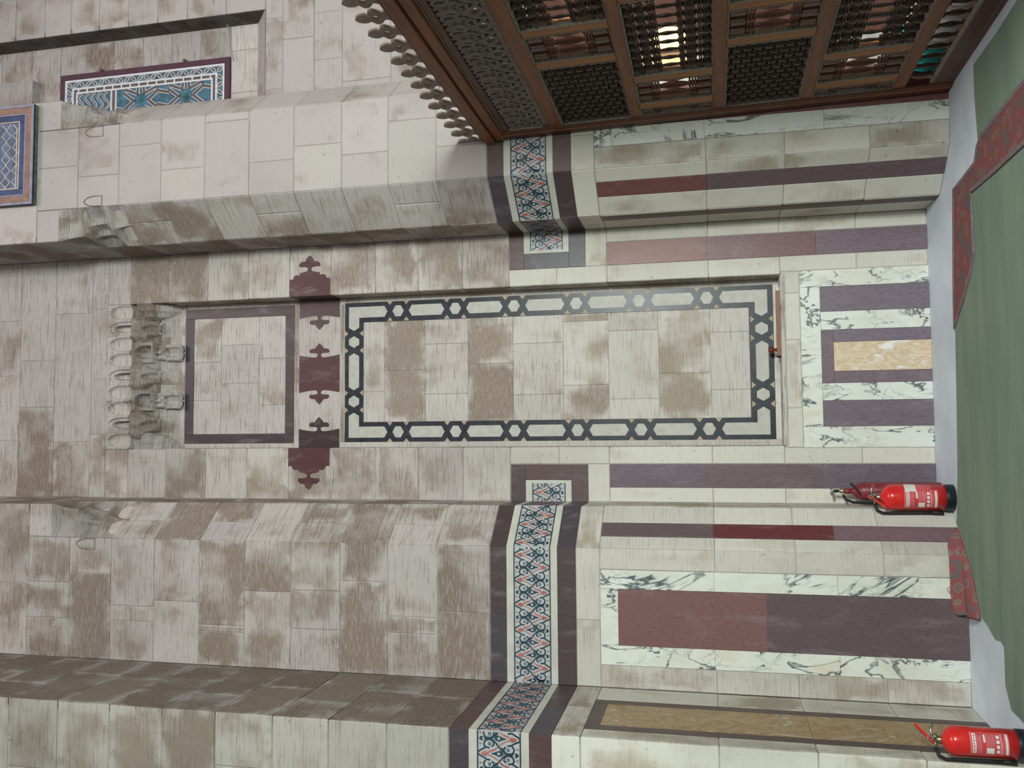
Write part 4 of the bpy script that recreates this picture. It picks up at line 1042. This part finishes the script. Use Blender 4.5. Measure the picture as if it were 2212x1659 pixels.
# ------------------------------------------------------------------ fire extinguishers
def cyl_patch(par, name, mat, r, a0, a1, z0, z1, n=10, t=.0012):
    v = []; f = []
    for k in range(n+1):
        a = a0+(a1-a0)*k/n
        for rr2 in (r, r+t):
            for z in (z0, z1): v.append((rr2*math.sin(a), -rr2*math.cos(a), z))
    for k in range(n):
        b = k*4; f += [(b+2, b+6, b+7, b+3), (b, b+1, b+5, b+4), (b, b+4, b+6, b+2), (b+1, b+3, b+7, b+5)]
    f += [(0, 2, 3, 1), (n*4, n*4+1, n*4+3, n*4+2)]
    return link(name, v, f, mat, par, smooth=False, origin=(0, 0, 0))
def powder_ext(loc, rz, label, k=1.0, sticker=False, lever=.9):
    t = empty('fire_extinguisher', loc, (0, 0, rz)); tag(t, label, 'extinguisher', 'red powder extinguishers by the wall'); t.scale = (k, k, k)
    r = .083
    m = MB(); m.lathe([(r*.9, 0), (r+.003, .006), (r+.003, .055), (r, .062)], 28); m.build('foot_ring', 'ext_black', t, smooth=True)
    m = MB(); m.lathe([(r, .05), (r, .385), (r-.004, .40), (r-.016, .42), (r-.040, .438), (.026, .447), (.022, .456)], 32); m.build('body', 'red_paint', t, smooth=True)
    m = MB(); m.lathe([(r+.001, .374), (r+.002, .377), (r+.001, .380)], 32); m.build('seam', 'red_paint', t, smooth=True)
    m = MB(); m.lathe([(.024, .45), (.026, .456), (.024, .47), (.016, .475), (.014, .50), (.018, .505), (.016, .515)], 14); m.tube([(0, 0, .485), (-.045, -.005, .485)], .009, 8); m.tube([(0, 0, .485), (.02, -.03, .487)], .012, 10); m.build('valve', 'brass', t, smooth=True)
    m = MB(); m.add([], []); c, s = math.cos(lever), math.sin(lever)
    L = [(-.02, -.013), (.10, -.016), (.115, -.010), (.115, .010), (.10, .016), (-.02, .013)]
    def lf(a, b, h): x = a*c-h*s; z = a*s+h*c; return (x-.005, b-.01, .508+z)
    n = len(L); m.add([lf(a, b, .008) for a, b in L]+[lf(a, b, -.004) for a, b in L], [tuple(range(n)), tuple(range(2*n-1, n-1, -1))]+[(i, (i+1) % n, n+(i+1) % n, n+i) for i in range(n)]); m.build('lever', 'red_paint', t)
    m = MB(); m.tube([(-.01, -.01, .50), (.05, -.012, .505), (.085, -.012, .49)], [.008, .006, .005], 8); m.build('carry_handle', 'steel', t, smooth=True)
    m = MB(); m.tube([(.012*math.cos(a), -.035, .515+.016*math.sin(a)) for a in [i*math.pi/5 for i in range(11)]], .0022, 6); m.build('pin_ring', 'steel', t, smooth=True)
    m = MB(); m.tube([(-.045, 0, .485), (-.085, .0, .475), (-.104, .0, .44), (-.102, .0, .35), (-.099, .0, .2), (-.098, 0, .13)], .010, 8); m.build('hose', 'rubber', t, smooth=True)
    m = MB(); m.tube([(-.098, 0, .14), (-.098, 0, .07)], [.012, .015], 8); m.build('nozzle', 'rubber', t, smooth=True)
    # printed label: frame, heading block, text lines, pictograms
    lb = cyl_patch(t, 'label', 'label_pink', r, -.95, .55, .115, .315); rl = r+.0012
    cyl_patch(lb, 'label_field', 'label_red', rl, -.92, .52, .12, .31, 12, .0004); rl += .0004
    cyl_patch(lb, 'heading_block', 'label_white', rl, -.85, .45, .285, .305)
    for i in range(7): cyl_patch(lb, 'heading_mark', 'label_red', rl+.0012, -.72+.16*i, -.64+.16*i, .290+.003*(i % 2), .300, 2, .0003)
    for i in range(3): cyl_patch(lb, 'print_line', 'label_pink', rl, -.85, .45-.15*(i % 2), .276-.009*i, .279-.009*i, 8, .0006)
    cyl_patch(lb, 'white_block', 'label_white', rl, -.12, .40, .236, .247); cyl_patch(lb, 'white_block', 'label_white', rl, -.85, -.45, .192, .232)
    for i in range(6): cyl_patch(lb, 'print_line', 'label_pink', rl, -.38, .45, .228-.008*i, .231-.008*i, 8, .0006)
    for i in range(4): cyl_patch(lb, 'pictogram', 'label_white', rl, -.80+.32*i, -.58+.32*i, .163, .180, 3, .0006)
    cyl_patch(lb, 'print_line', 'label_pink', rl, -.88, .48, .150, .158, 8, .0006)
    for i in range(2): cyl_patch(lb, 'print_line', 'label_pink', rl, -.80, -.1+.4*i, .146-.008*i, .148-.008*i, 6, .0006)
    cyl_patch(lb, 'white_block', 'label_white', rl, -.88, .48, .121, .132)
    if sticker:
        cyl_patch(t, 'inspection_sticker', 'label_white', r+.0016, .42, 1.45, .24, .31)
        for i in range(6): cyl_patch(t, 'print_line', 'label_pink', r, .6, 1.4, .225-.014*i, .230-.014*i, 6, .001)
    return t
powder_ext((-.437, 6.475, .0), R(6), 'red extinguisher with white inspection sticker beside the chamfered left pier', 1.04, True, -2.2)
powder_ext((-1.655, 5.22, .0), R(24), 'red extinguisher standing on the near left pier corner by the onyx panel', .93, False, .75)
def gas_ext(loc, rot):
    t = empty('gas_extinguisher', loc, rot); tag(t, 'dull dark red gas cylinder with black hose standing against the wall behind the bright extinguisher', 'extinguisher')
    r = .066
    m = MB(); m.lathe([(r*.9, 0), (r, .01), (r, .52), (r-.006, .545), (r-.022, .575), (r-.042, .598), (.020, .61)], 28); m.build('cylinder', 'old_red_paint', t, smooth=True)
    m = MB(); m.lathe([(.021, .605), (.021, .645), (.018, .65)], 14); m.build('neck', 'old_red_paint', t, smooth=True)
    m = MB(); m.lathe([(.014, .648), (.017, .655), (.017, .68), (.010, .69), (.008, .72)], 12); m.tube([(0, 0, .665), (-.035, -.01, .66)], .010, 8); m.tube([(0, 0, .665), (.018, -.012, .668)], .008, 8); m.build('valve', 'brass', t, smooth=True)
    m = MB(); m.lathe([(.010, .692), (.012, .70), (.012, .722), (.006, .728)], 12); m.build('spindle_sleeve', 'rubber', t, smooth=True)
    m = MB(); m.tube([(.030*math.cos(a), .030*math.sin(a), .742) for a in [i*math.pi/8 for i in range(17)]], .006, 8); m.tube([(-.03, 0, .742), (.03, 0, .742)], .004, 6); m.tube([(0, 0, .72), (0, 0, .742)], .006, 8); m.build('hand_wheel', 'steel', t, smooth=True)
    m = MB(); m.tube([(-.035, -.01, .66), (-.062, -.015, .645), (-.080, -.02, .60), (-.084, -.02, .53), (-.080, -.02, .45), (-.078, -.02, .30)], .010, 8); m.build('hose', 'rubber', t, smooth=True)
    m = MB(); P = [(r*.55, -.055, .628), (.02, -.068, .60)]
    P = [((r-.018+.004)*math.cos(a), (r-.018+.004)*math.sin(a)-.0, .565-.045*math.cos(a+math.pi)*.9) for a in [-math.pi+i*math.pi/9 for i in range(10)]]
    m.tube(P, .008, 8); m.build('hose_strap', 'rubber', t, smooth=True)
    m = MB(); m.lathe([(.012, .0), (.034, .0), (.02, .2), (.012, .30)], 12, lambda x, y, z: (x-.085, y-.02, z+.02)); m.build('horn', 'rubber', t, smooth=True)
gas_ext((-.415, 6.78, .005), (0, 0, 0))

# ------------------------------------------------------------------ small wooden stick on the niche sill
st = empty('wooden_stick', (.862, yB+.075, 1.058)); tag(st, 'slim brown wooden bar with a round dark knob lying on the niche sill', 'wooden bar')
m = MB(); m.prism([(-.255, -.014), (.252, -.012), (.252, .012), (-.255, .014)], .0, .030); m.build('bar', 'stick_wood', st)
m = MB(); m.box((.252, -.012, .001), (.276, .012, .029)); m.build('pale_end', 'cream_marble', st)
m = MB(); m.lathe([(.008, .028), (.017, .034), (.012, .042), (.010, .048), (.022, .056), (.027, .070), (.023, .086), (.008, .095)], 16, lambda x, y, z: (x-.208, y, z)); m.build('knob', 'dark_knob', st, smooth=True)
m = MB(); m.lathe([(.012, -.27), (.017, -.268), (.017, -.255), (.012, -.254)], 12, lambda x, y, z: (z, y, x+.017)); m.build('ferrule', 'rubber', st, smooth=True)

# ------------------------------------------------------------------ cable along the window sill
m = MB(); m.tube([(4.2, yW-.012, 5.95), (3.95, yW-.012, 5.93), (3.83, yR-.02, 5.90), (3.62, yR-.014, 5.885), (3.50, yR-.04, 5.83)], .005, 6)
m.build('cable', 'cable_grey', wall_win, smooth=True)
